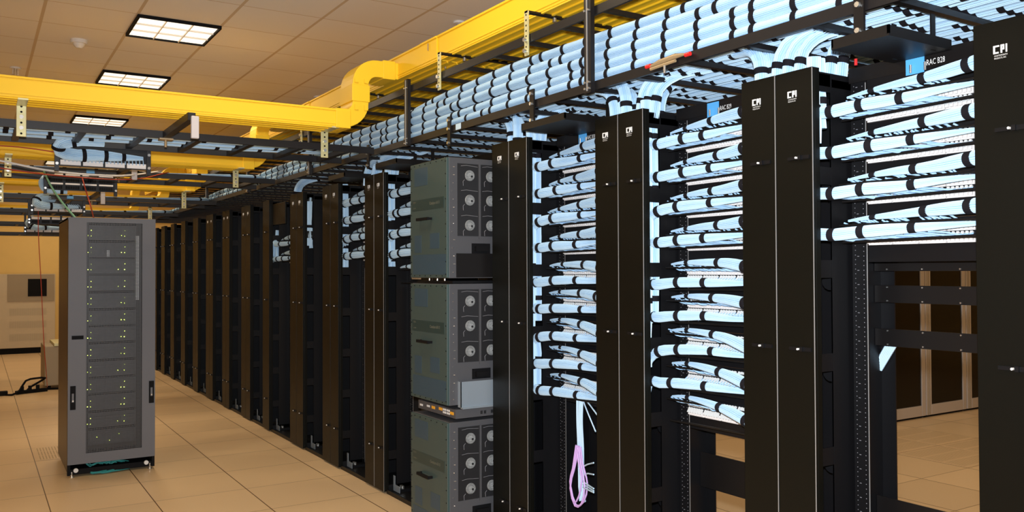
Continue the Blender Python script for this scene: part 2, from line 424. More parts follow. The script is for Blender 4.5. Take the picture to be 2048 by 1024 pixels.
for i, (ya, yb) in enumerate(MAN):
    near = i < 9
    if i < len(MLAB): where = MLAB[i]
    else: where = '%s from the far end of the row' % NTH[len(MAN)-1-i]
    single = (yb-ya) < .22
    t = thing('cable_manager', ('tall black cable manager with %s, %s' % ('one door' if single else 'paired doors', where)), 'cable manager', (XD, (ya+yb)/2, 0), 'vertical cable managers along the row')
    if i == 0: t['label'] = 'tall black cable manager door cut off by the right picture edge'
    if single: t['label'] = 'narrow black cable manager with one door, fourth left of the switches'
    # body: side plates with windows, spine, top and foot
    b = MB()
    b.box(2.42, 2.44, ya+.004, yb-.004, .03, TOP-.02)
    for y0 in (ya+.002, yb-.006):
        b.box(2.262, 2.345, y0, y0+.004, .02, TOP-.03)
        b.box(2.345, 2.50, y0, y0+.004, .02, TOP-.03)
        b.box(2.262, 2.268, y0-.001, y0+.005, .02, TOP-.03)
        for z in np.arange(.21, 1.99, .29): b.box(2.203, 2.262, y0, y0+.004, z, z+.055)
    b.box(2.20, 2.50, ya+.002, yb-.002, TOP-.055, TOP-.048)
    b.box(2.20, 2.205, ya+.002, yb-.002, TOP-.055, TOP-.012)
    b.box(2.20, 2.50, ya+.002, ya+.006, TOP-.055, TOP-.012)
    b.box(2.20, 2.56, ya+.002, yb-.002, .01, .05)
    b.build('body', M['black'], t)
    if i == len(MAN)-1: MB().box(2.19, 2.52, yb+.001, yb+.008, 0, TOP).build('end_panel', M['black'], t)
    if near:
        for z in np.arange(.2, 1.9, .29): MB().cyl((2.30, ya+.04, z), (2.40, ya+.04, z), .03, 14).build('cable_spool', M['deep'], t)
    nd = 1 if single else 2
    w = (yb-ya)/nd
    for j in range(nd):
        y0, y1 = ya+j*w+.0015, ya+(j+1)*w-.0015
        d = MB()
        d.box(XD-.012, XD, y0, y1, .012, TOP)
        d.box(XD, XD+.022, y0, y0+.003, .012, TOP); d.box(XD, XD+.022, y1-.003, y1, .012, TOP)
        do = d.build('door', M['door'], t, bevel=.0025)
        yc = (y0+y1)/2
        yl = ya+.058+.152*j if nd == 2 else yc
        for z in (.28, 1.149, 1.745): latch(do, yl-.004, z)
        if i < 8 or i in (9, 10, 11):
            lg = MB(); logo(lg, yc+.005, 1.938); lg.build('logo', M['white'], do, label='white three-letter maker logo plate')
        if i > 5: continue
        e = MB().box(XD-.0125, XD-.0105, y0-.0002, y0+.0022, .014, TOP-.002); e.build('edge_highlight', M['silver'], do)  # highlight along the door edge, put on as a grey strip

# racks
RK = []
for i in range(len(MAN)-1):
    ya, yb = MAN[i][1], MAN[i+1][0]
    nm = BAYNAME[i] if i < len(BAYNAME) else '%s rack from the far end' % NTH[len(MAN)-2-i]
    t = thing('equipment_rack', 'open black two-post rack, %s' % nm.replace('rack ', '') if i < 8 else 'empty black two-post rack, %s' % nm.replace(' rack', ''), 'rack', (XP, (ya+yb)/2, 0), 'open racks along the row')
    if i < 3: t['label'] = 'open black rack headed by white lettering RAC %s' % ('B28', 'B29', 'B30')[i]
    for side, y0, y1 in (('far', yb-.062, yb-.008), ('near', ya+.008, ya+.062)):
        u = MB()
        u.box(XP, XP+.005, y0, y1, .03, 1.985)                     # front flange
        yo = y1-.006 if side == 'far' else y0
        u.box(XP+.005, XP+.14, yo, yo+.006, .03, 1.985)            # web
        u.box(XP+.135, XP+.14, y0, y1, .03, 1.985)                 # rear flange
        uo = u.build('upright', M['black'], t)
        yi = y0 if side == 'far' else y1
        MB().box(XP-.0008, XP+.001, (yi if side == 'far' else yi-.003), (yi+.003 if side == 'far' else yi), .04, 1.98).build('edge_highlight', M['silver'], uo)  # light catching the upright's edge, painted as a thin strip
        if side == 'far' and i < 9:
            h = MB(); r2 = (.0026, .0022)
            for q in range(130):
                z = .06+q*.0148
                h.box(XP-.0012, XP, y0+.012, y0+.0142, z, z+.0022)
                h.box(XP-.0012, XP, y1-.012, y1-.010, z+.004, z+.006)
                if q % 3 == 0: h.box(XP-.0012, XP, y1-.024, y1-.018, z, z+.0018)
            h.build('hole_glints', M['dot'], uo)  # highlit edges of the rail holes, painted as pale dots
    RK.append(t)
    b = MB().box(XP-.004, XP+.10, ya+.004, yb-.004, 1.985, 2.032); b.build('top_bar', M['bar'], t)
    b = MB().box(XP-.11, XP+.19, yb-.07, yb-.006, 0, .03); b.box(XP-.11, XP+.19, ya+.006, ya+.07, 0, .03)
    b.box(XP-.003, XP+.10, ya+.07, yb-.07, 0.012, .07)
    if i > 1: b.box(2.192, XP+.19, ya+.004, yb-.004, 0, .012); b.box(2.192, 2.198, ya+.004, yb-.004, .012, .026)
    b.build('base', M['black'], t)
    k = MB()
    for y in (yb-.03, yb-.05): k.cyl((XP-.07, y, .03), (XP-.07, y, .046), .011, 8)
    k.build('anchor_bolt', M['steel'], t)
    g = MB().box(XP-.113, XP-.110, yb-.10, yb-.006, .015, .055); g.box(XP-.113, XP-.110, yb-.03, yb-.006, .055, .11); g.build('foot_bracket', M['tray'], t)
    if i in (2, len(MAN)-2): MB().box(2.492, 2.498, ya, yb, 0.01, .86 if i == 2 else 2.02).build('rear_panel', M['black'], t)
    if i == 0:
        MB().box(XP-.012, XP-.009, 1.48, 1.545, 1.950, 1.956).build('orange_tag', M['orange'], t)
        MB().cyl((XP-.02, 1.672, 2.035), (XP-.02, 1.672, 2.055), .005, 10).build('red_cap', M['redcap'], t)
    if i < 3:
        yt = (1.448, 2.262, 3.075)[i]
        MB().text('RAC ' + ('B28', 'B29', 'B30')[i], .024, (XP-.0055, yt, 1.990), sx=.62).build('rack_label', M['white'], t, label='white lettering RAC %s' % ('B28', 'B29', 'B30')[i])
        MB().box(XP-.007, XP-.0045, yt+.006, yt+.064, 1.972, 2.026).build('sticker', M['bluetag'], t, label='blue paper sticker')
        c = MB()
        for y in (yt+.045, yt+.0): c.cyl((XP-.012, y, 1.976), (XP-.012, y, 2.0), .004, 8)
        c.build('hanging_bolt', M['steel'], t)

# ------------------------------------------------------------------ patch panels and the bundles in front of them
ZL = lambda k: 1.85-.1265*k
def fan(b, n, y0, y1, zs, xs, zj, r=.0029, o0=.02, o1=.055):
    for q in range(n):
        u = q/(n-1); y = y0+(y1-y0)*u
        xa = xs+random.uniform(-.006, .006); za = zs(u)+random.uniform(-.006, .006); ys = min(y+random.uniform(o0, o1), y0+.06)
        P = spline([(xa, ys, za), (xa+.006, ys-(ys-y)*.5, za+(zj-za)*.35+random.uniform(-.006, .006)), (xa+(XP-.02-xa)*.5, y+.008, zj+(za-zj)*.25), (XP-.022, y, zj+.012)], .018)
        b.tube(P, r, 5)

def patch_level(bay, k, up, low, hook=0.0, detail=True, kk=0, total=1):
    ya, yb = MAN[bay][1], MAN[bay+1][0]
    z = ZL(k); nm = BAYNAME[bay]
    o = ORD[kk] if kk < total-1 or total == 1 else 'lowest'
    yl, yr = yb-.075, ya+.085
    t = thing('patch_panel', 'black white-jack patch panel, %s in the %s' % (o, nm), 'patch panel', (XP, (ya+yb)/2, z-.012), 'patch panels in the racks')
    MB().box(XP-.006, XP-.001, ya+.07, yb-.07, z-.052, z+.0735 if kk else z+.134).build('face_plate', M['black'], t)
    g = (yl-yr)/4
    for row, zr in (('lower', z), ('upper', z+.034)):
        for q in range(4):
            y1 = yl-q*g-.003; y0 = yl-(q+1)*g+.003
            j = MB().box(XP-.017, XP-.006, y0, y1, zr, zr+.018)
            for e in range(6):
                yy = y0+(y1-y0)*(e+.5)/6
                if detail: j.box(XP-.026, XP-.017, yy-.0042, yy+.0042, zr+.004, zr+.014)
            jo = j.build('jack_block', M['jack'], t)
            if detail and q < 4:
                p = MB()
                for e in range(6):
                    yy = y0+(y1-y0)*(e+.5)/6
                    p.bar((XP-.030, yy, zr+.012), (XP-.020, yy, zr+.030), .007, .007, (0, 1, 0))
                p.build('plug_row', M['plug'], jo)
    zr = z+.071
    sc = {0: 1.0, 1: 1.06, 2: 1.16, 4: 1.36, 5: 1.40, 7: 1.15}[bay]
    rb = MB().tube([(2.272, yb-.02, zr-.010), (2.272, ya+.02, zr-.010)], .0042, 8)
    zb_ = z+.010 if k < 4 else z-.024
    rb.tube([(2.288, yb-.02, zb_), (2.292, ya+.02, zb_+.006)], .0045, 8)
    for y in (yb-.09, (ya+yb)/2, ya+.06): rb.bar((2.272, y, zr-.010), (XP-.006, y, zr-.010), .008, .010)
    rb.build('cable_bar', M['bar'], t)
    ns = 21 if detail else 12
    st = .025 if detail else .06
    jit = lambda a: random.uniform(-a, a)
    if low:
        dz = .036 if k < 4 else .004
        end = .03 if k < 4 else .0
        c = [(2.236, yb+.10, z+dz-.012-hook*1.6, .0185), (2.228, yb+.035, z+dz-hook*.9, .0195), (2.230, yb-.025, z+dz-.004-hook*.15, .0195), (2.240, yb-.12, z+dz+.002, .0185), (2.256, yb-.24, z+dz+.004+jit(.003), .0160), (2.274, yb-.36, z+dz+end*.35, .0100), (2.288, ya+.02, z+dz+end*.45, .005)]
        if hook: c[0] = (2.236, yb+.085, z+dz-.10, .024)
        c = [(*p[:3], p[3]*sc) for p in c]
        lo = bundle('cable_bundle', c, ns, st, [.195+jit(.012), .37+jit(.025), .61+jit(.035)])
        tag(lo, 'lower light blue bundle, %s in the %s' % (o, nm), 'cable bundle', 'lower bundles in the %s' % nm)
        if detail:
            f = MB()
            zf = (lambda u: z+dz-.016+.014*u)
            fan(f, 24, yl-.006, yr+.006, zf, 2.284, z+.012, .0029, .07, .14)
            f.build('patch_cables', M['cable_shaded'], lo)
    if up:
        dz = .078
        drop = 0 if k < 4 else (-.030 if k < 6 else -.055)
        c = [(2.268, yb-.055, z+dz-.004, .0035), (2.266, yb-.12, z+dz+.002, .0065), (2.262, yb-.22, z+dz+.006+drop*.15, .0115+jit(.001)), (2.256, yb-.34, z+dz+.010+drop*.45+jit(.003), .0165), (2.245, ya+.05, z+dz+.015+drop, .0205), (2.235, ya-.06, z+dz+.02+drop*1.7, .022), (2.235, ya-.14, z+dz+.01+drop*2.2, .021)]
        c = [(*p[:3], p[3]*sc) for p in c]
        uo = bundle('cable_bundle', c, ns, st, [.13+jit(.02), .40+jit(.04), .65+jit(.02)])
        tag(uo, 'upper light blue bundle, %s in the %s' % (o, nm), 'cable bundle', 'upper bundles in the %s' % nm)
        if detail:
            f = MB()
            fan(f, 24, yl-.006, yr+.006, (lambda u: z+dz-.006+.004*u+drop*.55*u), 2.276, z+.044, .0029, .015, .06)
            f.build('patch_cables', M['cable_shaded'], uo)

LEV = {0: [(0, 1, 1, 0), (1, 1, 1, 0), (2, 1, 1, 0), (3, 1, 1, 0)],
       1: [(0, 1, 1, 0), (1, 1, 1, 0), (2, 1, 1, .04), (3, 1, 1, 0), (4, 1, 1, .02), (5, 1, 1, .02), (6, 1, 1, .05), (7, 1, 1, .01), (8, 1, 0, 0)],
       2: [(0, 1, 1, 0), (1, 1, 1, 0), (2, 1, 1, .04), (3, 1, 1, 0), (4, 1, 1, .02), (5, 1, 1, 0), (6, 1, 1, .03), (7, 1, 1, .02), (8, 1, 1, 0)],
       4: [(0, 1, 1, 0), (1, 1, 1, 0), (2, 1, 1, .04), (3, 1, 1, .03), (4, 1, 0, 0)],
       5: [(0, 1, 1, .02), (1, 1, 1, 0), (2, 1, 1, .05), (3, 1, 1, 0)],
       7: [(2, 1, 1, -.04), (3, 1, 1, 0)]}
for bay, L in LEV.items():
    for kk, (k, up, low, hook) in enumerate(L):
        patch_level(bay, k, up, low, hook, bay < 3, kk, len(L))

# upright bundles inside the managers
VB = {1: [(2.216, .028, 2.06, 1.79, .0215), (2.254, .032, 2.06, 1.84, .017), (2.215, .03, 1.70, 1.58, .017)],
      2: [(2.216, .028, 2.06, 1.19, .0215), (2.254, .032, 2.06, 1.20, .0215), (2.213, .025, 1.50, 1.02, .017)],
      3: [(2.216, .028, 2.06, .84, .0215), (2.254, .032, 2.06, 1.16, .0215), (2.254, .032, 1.1, .86, .017)],
      5: [(2.215, .025, 2.06, 1.45, .0215), (2.25, .035, 2.04, 1.38, .0215)],
      6: [(2.24, .03, 2.02, 1.42, .0215)], 7: [(2.235, .02, 1.98, 1.60, .0215), (2.25, .03, 1.74, 1.58, .015)], 8: [(2.26, .03, 1.76, 1.50, .020)]}
for mi, L in VB.items():
    for q, (x, dy, z1, z0, r) in enumerate(L):
        y = MAN[mi][0]+dy
        zz = np.linspace(z1, z0, 6)
        c = [(x+random.uniform(-.003, .003), y+random.uniform(-.004, .004), v, r) for v in zz]
        n = max(1, int((z1-z0)/.21)); fr = [(e+.5)/n for e in range(n)]
        o = bundle('upright_cable_bundle', c, 22 if mi < 4 else 12, .03, fr, twist=.5)
        wh = {1: 'beside the rack marked B28', 2: 'beside the rack marked B29', 3: 'beside the rack marked B30', 5: 'left of the grey switches', 6: 'second manager left of the switches', 7: 'third manager left of the switches', 8: 'fourth manager left of the switches'}[mi]
        tag(o, '%s upright light blue bundle inside the manager %s' % (['front', 'rear', 'short lower'][q], wh), 'cable bundle', 'upright bundles in the managers')

# blank panels across the open lower racks
for z0, z1, bay, lab in ((1.39, 1.455, 0, 'black blank panel below the lowest patch panel of rack B28'), (1.29, 1.345, 0, 'black blank panel, middle of three across rack B28'), (1.152, 1.207, 0, 'black blank panel, third across rack B28'), (.535, .672, 1, 'wide black blank panel low in the rack marked B29'), (.535, .672, 0, 'wide black blank panel low in the rack marked B28')):
    ya, yb = MAN[bay][1], MAN[bay+1][0]
    o = MB().box(XP+.10, XP+.106, ya+.01, yb-.015, z0, z1).build('blank_panel', M['bar'], RK[bay], bevel=.001)
    s = MB()
    if z1-z0 < .1:
        for y in np.linspace(ya+.08, yb-.06, 4):
            for z in (z0+.006, z1-.006): s.cyl((XP+.098, y, z), (XP+.1, y, z), .0025, 6)
        s.build('screw', M['steel'], o)
# ------------------------------------------------------------------ stacked chassis switches in the fourth rack
SX, SY0, SY1 = 1.955, 3.70, 4.112
def make_switch(z0, z1, label, trayopen):
    t = thing('chassis_switch', label, 'network switch', (SX, (SY0+SY1)/2, z0), 'stacked chassis switches')
    b = MB().box(SX+.012, 2.344, SY0, SY1, z0, z1); b.build('chassis', M['chassis'], t, bevel=.002)
    h = z1-z0
    fb = MB().box(SX, SX+.014, SY0+.001, SY1-.001, z0+.002, z1-.002).build('front_cover', M['teal'], t, bevel=.002)
    for a0, a1, c0, c1 in ((.05, .20, .80, .955), (.05, .13, .22, .37), (.23, .33, .25, .38), (.03, .40, .03, .20)):
        MB().box(SX-.0008, SX, SY1-a1, SY1-a0, z0+h*c0, z0+h*c1).build('vent_patch', M['vent'], fb)
    MB().box(SX-.001, SX, SY0+.03, SY1-.02, z0+h*.585, z0+h*.68).build('label_strip', M['tealdark'], fb, label='dark teal label strip')
    for tx, sz, yy, q in (('Catalyst 6513', .020, SY0+.185, .625), ('CISCO', .011, SY1-.035, .655), ('SYSTEMS', .009, SY1-.035, .605)): MB().text(tx, sz, (SX-.0016, yy, z0+h*q)).build('lettering', M['lett'], fb)
    hd = MB().bar((SX-.022, SY0+.16, z0+h*.505), (SX-.022, SY0+.29, z0+h*.505), .012, .014)
    for y in (SY0+.165, SY0+.285): hd.bar((SX-.022, y, z0+h*.505), (SX, y, z0+h*.505), .012, .012)
    hd.build('handle', M['deep'], fb)
    rv = MB()
    for e in np.linspace(z0+.02, z1-.02, 10):
        rv.cyl((SX-.002, SY0+.012, e), (SX, SY0+.012, e), .003, 6); rv.cyl((SX-.002, SY1-.012, e), (SX, SY1-.012, e), .003, 6)
    for e in np.linspace(SY0+.05, SY1-.05, 6):
        rv.cyl((SX-.002, e, z0+.012), (SX, e, z0+.012), .003, 6); rv.cyl((SX-.002, e, z1-.012), (SX, e, z1-.012), .003, 6)
    rv.build('rivet', M['deep'], fb)
    # fan wall on the side towards the camera
    for c0, c1 in ((2.014, 2.135), (2.142, 2.30)):
        MB().box(c0, c1, SY0-.002, SY0, z0+h*.35, z1-.028).build('fan_grille', M['fanpanel'], t)
    MB().box(2.134, 2.143, SY0-.008, SY0, z0+h*.33, z1-.026).build('divider', M['chassis'], t)
    for x in (2.083, 2.205):
        for q in (.855, .65, .44):
            zc = z0+h*q
            f = MB().tube([(x, SY0-.002, zc), (x, SY0-.006, zc)], [.027, .026], 20, smooth=False)
            fo = f.build('fan', M['fan'], t)
            d = MB().cyl((x+.01, SY0-.008, zc-.004), (x+.01, SY0-.006, zc-.004), .006, 8)
            for rr in (.017, .023):
                d.tube([(x+rr*math.cos(a), SY0-.0066, zc+rr*math.sin(a)) for a in np.linspace(0, 6.1, 22)], .0007, 4)
            d.build('hub', M['fanpanel'], fo)
            w = MB(); w.tube([(x-.05, SY0-.004, zc+.046), (x-.02, SY0-.006, zc+.05), (x+.045, SY0-.004, zc+.045)], .0011, 5)
            w.build('fan_lead', M['dot'], t); w = MB(); w.tube([(x-.038, SY0-.005, zc-.052), (x-.04, SY0-.006, zc-.03), (x-.03, SY0-.004, zc-.022)], .0011, 5); w.build('fan_lead', M['dot'], t)
    o = MB().box(2.094, 2.20, SY0-.003, SY0-.0005, z0+h*.205, z0+h*.29); o.box(2.11, 2.18, SY0-.02, SY0-.003, z0+h*.225, z0+h*.265)
    o.build('power_inlet', M['deep'], t)
    if trayopen:
        p = MB().box(2.014, 2.30, SY0-.03, SY0-.027, z0-.01, z0+h*.195); p.box(2.014, 2.30, SY0-.05, SY0-.027, z0-.014, z0-.008)
        p.box(2.014, 2.018, SY0-.03, SY0, z0-.01, z0+h*.195)
        p.build('cover_plate', M['tray'], t, label='bare grey metal cover plate')
    else:
        p = MB().box(2.006, 2.30, SY0-.012, SY0-.0005, z0+.004, z0+h*.205); p.build('cover_plate', M['bar'], t)
    s = MB()
    for q in range(14): s.cyl((1.99+random.uniform(-.01, .012), SY0-.002, z0+h*(.05+q*.067)), (1.99, SY0, z0+h*(.05+q*.067)), .0022, 6)
    s.build('screw', M['steel'], t)
make_switch(1.36, 1.957, 'tall grey chassis switch with teal front, topmost of the stack of three', False)
make_switch(.735, 1.332, 'tall grey chassis switch with teal front, middle of the stack of three', True)
make_switch(.055, .652, 'tall grey chassis switch with teal front, lowest of the stack of three', False)
t = thing('slim_switch', 'thin dark one-unit switch with yellow labels between middle and lowest switches', 'network switch', (SX, 3.9, .672))
MB().box(1.99, 2.344, SY0-.02, SY1-.02, .672, .716).build('chassis', M['chassis'], t)
f = MB()
for q, (a, c) in enumerate(((.06, .02), (.10, .02), (.06, .006), (.10, .006), (.28, .014), (.36, .010))): f.box(1.9885, 1.99, SY0+a-.02, SY0+a+.012, .678+c, .688+c)
f.build('white_label', M['white'], t)
f = MB()
for a, c in ((.14, .016), (.22, .012), (.02, .010)): f.box(1.9885, 1.99, SY0+a-.02, SY0+a+.016, .678+c, .692+c)
f.build('yellow_label', M['orange'], t)
m_ = MB()
for x in (2.13, 2.15, 2.19, 2.21): m_.box(x, x+.012, SY0-.022, SY0-.02, .684, .70)
m_.build('marking', M['fanpanel'], t)
t = thing('rack_shelf', 'dark shelf carrying the topmost grey switch', 'shelf', (2.1, 3.9, 1.335))
MB().box(1.99, 2.344, SY0+.01, SY1-.01, 1.334, 1.346).build('shelf_plate', M['black'], t)
s = MB()
for y in (3.78, 3.86, 3.95): s.cyl((1.985, y, 1.347), (1.985, y, 1.358), .005, 8)
s.build('bolt', M['steel'], t)

# ------------------------------------------------------------------ overhead ladder along the row with its heap of bundles
def ladder_y(x0, x1, y0, y1, z, pitch, label, name='cable_ladder'):
    t = thing(name, label, 'cable ladder', ((x0+x1)/2, (y0+y1)/2, z), 'overhead cable ladders')
    for x in (x0, x1): MB().box(x-.006, x+.006, y0, y1, z, z+.036).build('rail', M['ladder'], t)
    n = int((y1-y0)/pitch)
    for q in range(n+1):
        y = y0+.04+q*pitch
        if y < y1: MB().box(x0+.006, x1-.006, y-.010, y+.010, z+.008, z+.026).build('rung', M['ladder'], t)
    return t
def ladder_x(x0, x1, y0, y1, z, pitch, label):
    t = thing('cable_ladder', label, 'cable ladder', ((x0+x1)/2, (y0+y1)/2, z), 'overhead cable ladders')
    for y in (y0, y1): MB().box(x0, x1, y-.006, y+.006, z, z+.040).build('rail', M['ladder'], t)
    n = int((x1-x0)/pitch)
    for q in range(n+1):
        x = x1-.16-q*pitch
        if x > x0: MB().box(x-.016, x+.016, y0+.006, y1-.006, z+.003, z+.03).build('rung', M['ladder'], t)
    return t
LADZ = 2.118
ladder_y(2.10, 2.87, .55, 13.6, LADZ, .27, 'black ladder running above the whole row of racks, loaded with blue bundles')
ladder_y(2.10, 2.66, 1.2, 13.6, 2.42, .285, 'higher black ladder under the long yellow main duct')

# heap: a stack of bundles on the near side, one layer across the bottom
heap = []
for c in range(15):
    heap.append((0, c, 12.9-.12*c))
for r_ in (1, 2, 3, 4):
    for c in (0, 1): heap.append((r_, c, (10.2, 8.4, 6.8, 5.4)[r_-1]+.3*c))
SIDE = ['lowest', 'second', 'third', 'fourth', 'top']
for r_, c, yend in heap:
    x = 2.135+.050*c+(0, .006, .002, .010, .022)[r_]; z = LADZ+.030+.025+.048*r_
    r0 = .0240 if c else .0248
    ctrl = []; y = .50
    ph = random.uniform(0, 6); ph2 = random.uniform(0, 6)
    while y < yend:
        fade = min(1.0, max(0.0, (yend-y)/1.2))
        zz = LADZ+.055+(z-LADZ-.055)*(fade**.6 if r_ else 1)*float(np.interp(y, [2.2, 3.4, 4.3, 6.0], [.80, 1.0, .88, .86]))
        ctrl.append((x+.0045*math.sin(y*2.1+ph), y, zz+.004*math.sin(y*1.7+ph2), r0*(1-.010*y)))
        y += .33
    L = yend-.5-.4
    per = .152
    fr = [.10+q*per+.024*c+(0, .010, .004, .022, .034)[r_]+random.uniform(-.007, .007) for q in range(int(L/per))]
    fr = [f for f in fr if .03 < f < L]
    o = bundle('overhead_cable_bundle', ctrl, 26 if c < 2 else 20, .07, fr, twist=.25, tiew=.022, absolute=True)
    if r_ or c == 0: lab = 'long light blue overhead bundle on the ladder, %s layer, %s' % (SIDE[r_], 'outermost at the aisle side' if c == 0 else 'second from the aisle side')
    else: lab = 'long light blue overhead bundle seen between rungs, %s from the aisle side' % NTH[c]
    tag(o, lab, 'cable bundle', 'bundles on the row ladder')

# bundles dropping off the ladder into the managers
def arc(x0, y0, x1, y1, s=0.0):
    """from inside the heap at (x0, y0) over and down into a manager at (x1, y1)"""
    return ((x0, y0, 2.16+s), (x0+(x1-x0)*.55, y0+(y1-y0)*.62, 2.155+s), (x0+(x1-x0)*.9, y0+(y1-y0)*.92, 2.10), (x1, y1, 1.99))
DR = [(1, [arc(2.30, 2.17, 2.250, 1.975), arc(2.36, 2.12, 2.285, 1.955), arc(2.42, 2.10, 2.325, 1.95), arc(2.30, 1.76, 2.235, 1.905), arc(2.33, 1.70, 2.238, 1.865), arc(2.38, 1.66, 2.245, 1.825), arc(2.44, 1.62, 2.32, 1.765), arc(2.50, 1.60, 2.35, 1.745)]),
      (2, [arc(2.22, 2.98, 2.235, 2.735), arc(2.29, 2.96, 2.27, 2.72), arc(2.36, 2.93, 2.31, 2.70), arc(2.26, 2.80, 2.225, 2.655), arc(2.44, 2.76, 2.34, 2.66), arc(2.30, 2.40, 2.235, 2.585), arc(2.33, 2.36, 2.24, 2.55), arc(2.38, 2.33, 2.25, 2.52), arc(2.48, 2.55, 2.35, 2.60)]),
      (3, [arc(2.24, 3.72, 2.235, 3.535), arc(2.31, 3.70, 2.28, 3.52), arc(2.27, 3.58, 2.225, 3.47), arc(2.40, 3.20, 2.26, 3.39), arc(2.45, 3.18, 2.28, 3.35)]),
      (5, [((2.42, 4.98, 2.15), (2.27, 5.18, 2.13), (2.24, 5.33, 2.09), (2.235, 5.36, 1.97)), ((2.42, 4.94, 2.15), (2.29, 5.12, 2.14), (2.26, 5.25, 2.09), (2.25, 5.26, 2.0)), ((2.42, 4.86, 2.15), (2.33, 4.98, 2.13), (2.29, 5.03, 2.08), (2.28, 5.05, 2.0))]),
      (7, [((2.40, 6.60, 2.15), (2.26, 6.70, 2.13), (2.22, 6.78, 2.07), (2.22, 6.80, 1.96))])]
for mi, L in DR:
    for q, P in enumerate(L):
        rr = .0195 if mi < 4 else .028
        P = [(P[0][0]+.03, P[0][1]+(P[0][1]-P[1][1])*1.4, 2.20)]+[(P[0][0], P[0][1], 2.172)]+list(P[1:])
        o = bundle('dropping_cable_bundle', [(*p, rr) for p in P], 20, .025, (.40+.04*(q % 3), .80), twist=.6, flat=1.3)
        wh = {1: 'the manager between B28 and B29', 2: 'the manager between B29 and B30', 3: 'the manager right of switches', 5: 'the manager left of switches', 7: 'third manager left of switches'}[mi]
        tag(o, '%s light blue bundle dropping from ladder into %s' % (NTH[q], wh), 'cable bundle', 'bundles dropping into the managers')

# black waterfall trays hanging under the ladder
for q, (ya, yb) in enumerate(((1.37, 1.55), (2.84, 3.17), (4.50, 4.80), (5.32, 5.62))):
    t = thing('drop_tray', 'black tray hung under the ladder above the %s' % ['rack marked B28', 'rack marked B30', 'rack just left of the switches', 'second rack left of the switches'][q], 'cable tray', (2.24, (ya+yb)/2, 2.05), 'trays under the row ladder')
    b = MB().box(2.05, 2.342, ya, yb, 2.018, 2.024)
    b.box(2.05, 2.056, ya, yb, 2.024, 2.048); b.box(2.05, 2.342, ya, ya+.006, 2.024, 2.047); b.box(2.05, 2.342, yb-.006, yb, 2.024, 2.047)
    b.build('pan', M['bar'], t)
    for y in (ya+.03, yb-.03): MB().bar((2.30, y, 2.016), (2.30, y, LADZ+.004), .02, .004).build('hanger', M['bar'], t)

# posts joining the two ladders, hangers on the rail, perforated brackets
for q, y in enumerate((2.717, 4.42, 6.1, 7.78, 9.4)):
    t = thing('ladder_post', 'black upright post joining the two ladders, %s from the right' % NTH[q], 'post', (2.084, y, 2.11), 'posts between the ladders')
    MB().box(2.074, 2.094, y-.022, y+.022, 2.108, 2.49).build('channel', M['ladder'], t)
    b = MB().box(2.070, 2.0735, y-.003, y+.003, 2.115, 2.485); b.build('slot_line', M['silver'], t)
    b = MB()
    for z in (2.125, 2.15, 2.44): b.cyl((2.066, y-.012, z), (2.074, y-.012, z), .005, 8); b.cyl((2.066, y+.012, z), (2.074, y+.012, z), .005, 8)
    b.build('bolt', M['steel'], t)
for q, (y, z1) in enumerate(((1.484, 2.19), (3.136, 2.20), (3.917, 2.20), (5.0, 2.19))):
    t = thing('rail_hanger', 'short black strip with two bolts across the ladder rail, %s from the right' % NTH[q], 'hanger', (2.085, y, 2.05), 'strips on the ladder rail')
    MB().box(2.082, 2.090, y-.016, y+.016, 2.045, z1).build('strip', M['bar'], t)
    b = MB()
    for z in (2.062, 2.135, z1-.02): b.cyl((2.073, y, z), (2.082, y, z), .008, 8)
    b.build('bolt', M['steel'], t)
for q, y in enumerate((3.18, 4.03, 5.2, 6.3)):
    t = thing('duct_bracket', 'perforated steel bracket holding up the yellow main duct, %s from the right' % NTH[q], 'bracket', (2.085, y, 2.36), 'brackets under the main duct')
    b = MB().box(2.084, 2.090, y-.015, y+.015, 2.36, 2.56); b.build('perforated_strip', M['zinc'], t)
    h = MB()
    for z in np.arange(2.375, 2.55, .024): h.cyl((2.0835, y, z), (2.0840, y, z), .005, 8)
    h.build('hole', M['deep'], t)
    MB().box(2.084, 2.70, y-.012, y+.012, 2.552, 2.562).build('cross_arm', M['bar'], t)
    k = MB()
    for z in (2.43, 2.38): k.cyl((2.07, y, z), (2.084, y, z), .010, 8)
    k.cyl((2.24, y, 2.535), (2.24, y, 2.552), .010, 8)
    k.build('nut', M['steel'], t)

# small things on the rail
t = thing('beam_clamp', 'tan metal clamp with two red ends lying along the ladder rail', 'clamp', (2.085, 2.26, 2.13))
MB().tube([(2.083, 2.352, 2.141), (2.083, 2.30, 2.146), (2.083, 2.22, 2.150), (2.083, 2.168, 2.146)], [.004, .010, .010, .004], 8).build('body', M['tan'], t)
MB().tube([(2.083, 2.35, 2.130), (2.083, 2.22, 2.134)], [.006, .006], 8).build('lower_bar', M['tan'], t)
for y in (2.362, 2.158): MB().cyl((2.083, y-.012, 2.143), (2.083, y+.012, 2.143), .0075, 10).build('red_end', M['redcap'], t)
MB().cyl((2.083, 2.275, 2.10), (2.083, 2.275, 2.13), .005, 8).build('bolt', M['steel'], t)
o = MB().box(2.0925, 2.0935, 3.805, 3.86, LADZ+.004, LADZ+.034).build('sticker', M['cable']); tag(o, 'pale blue sticker on the ladder rail above the grey switches', 'sticker')
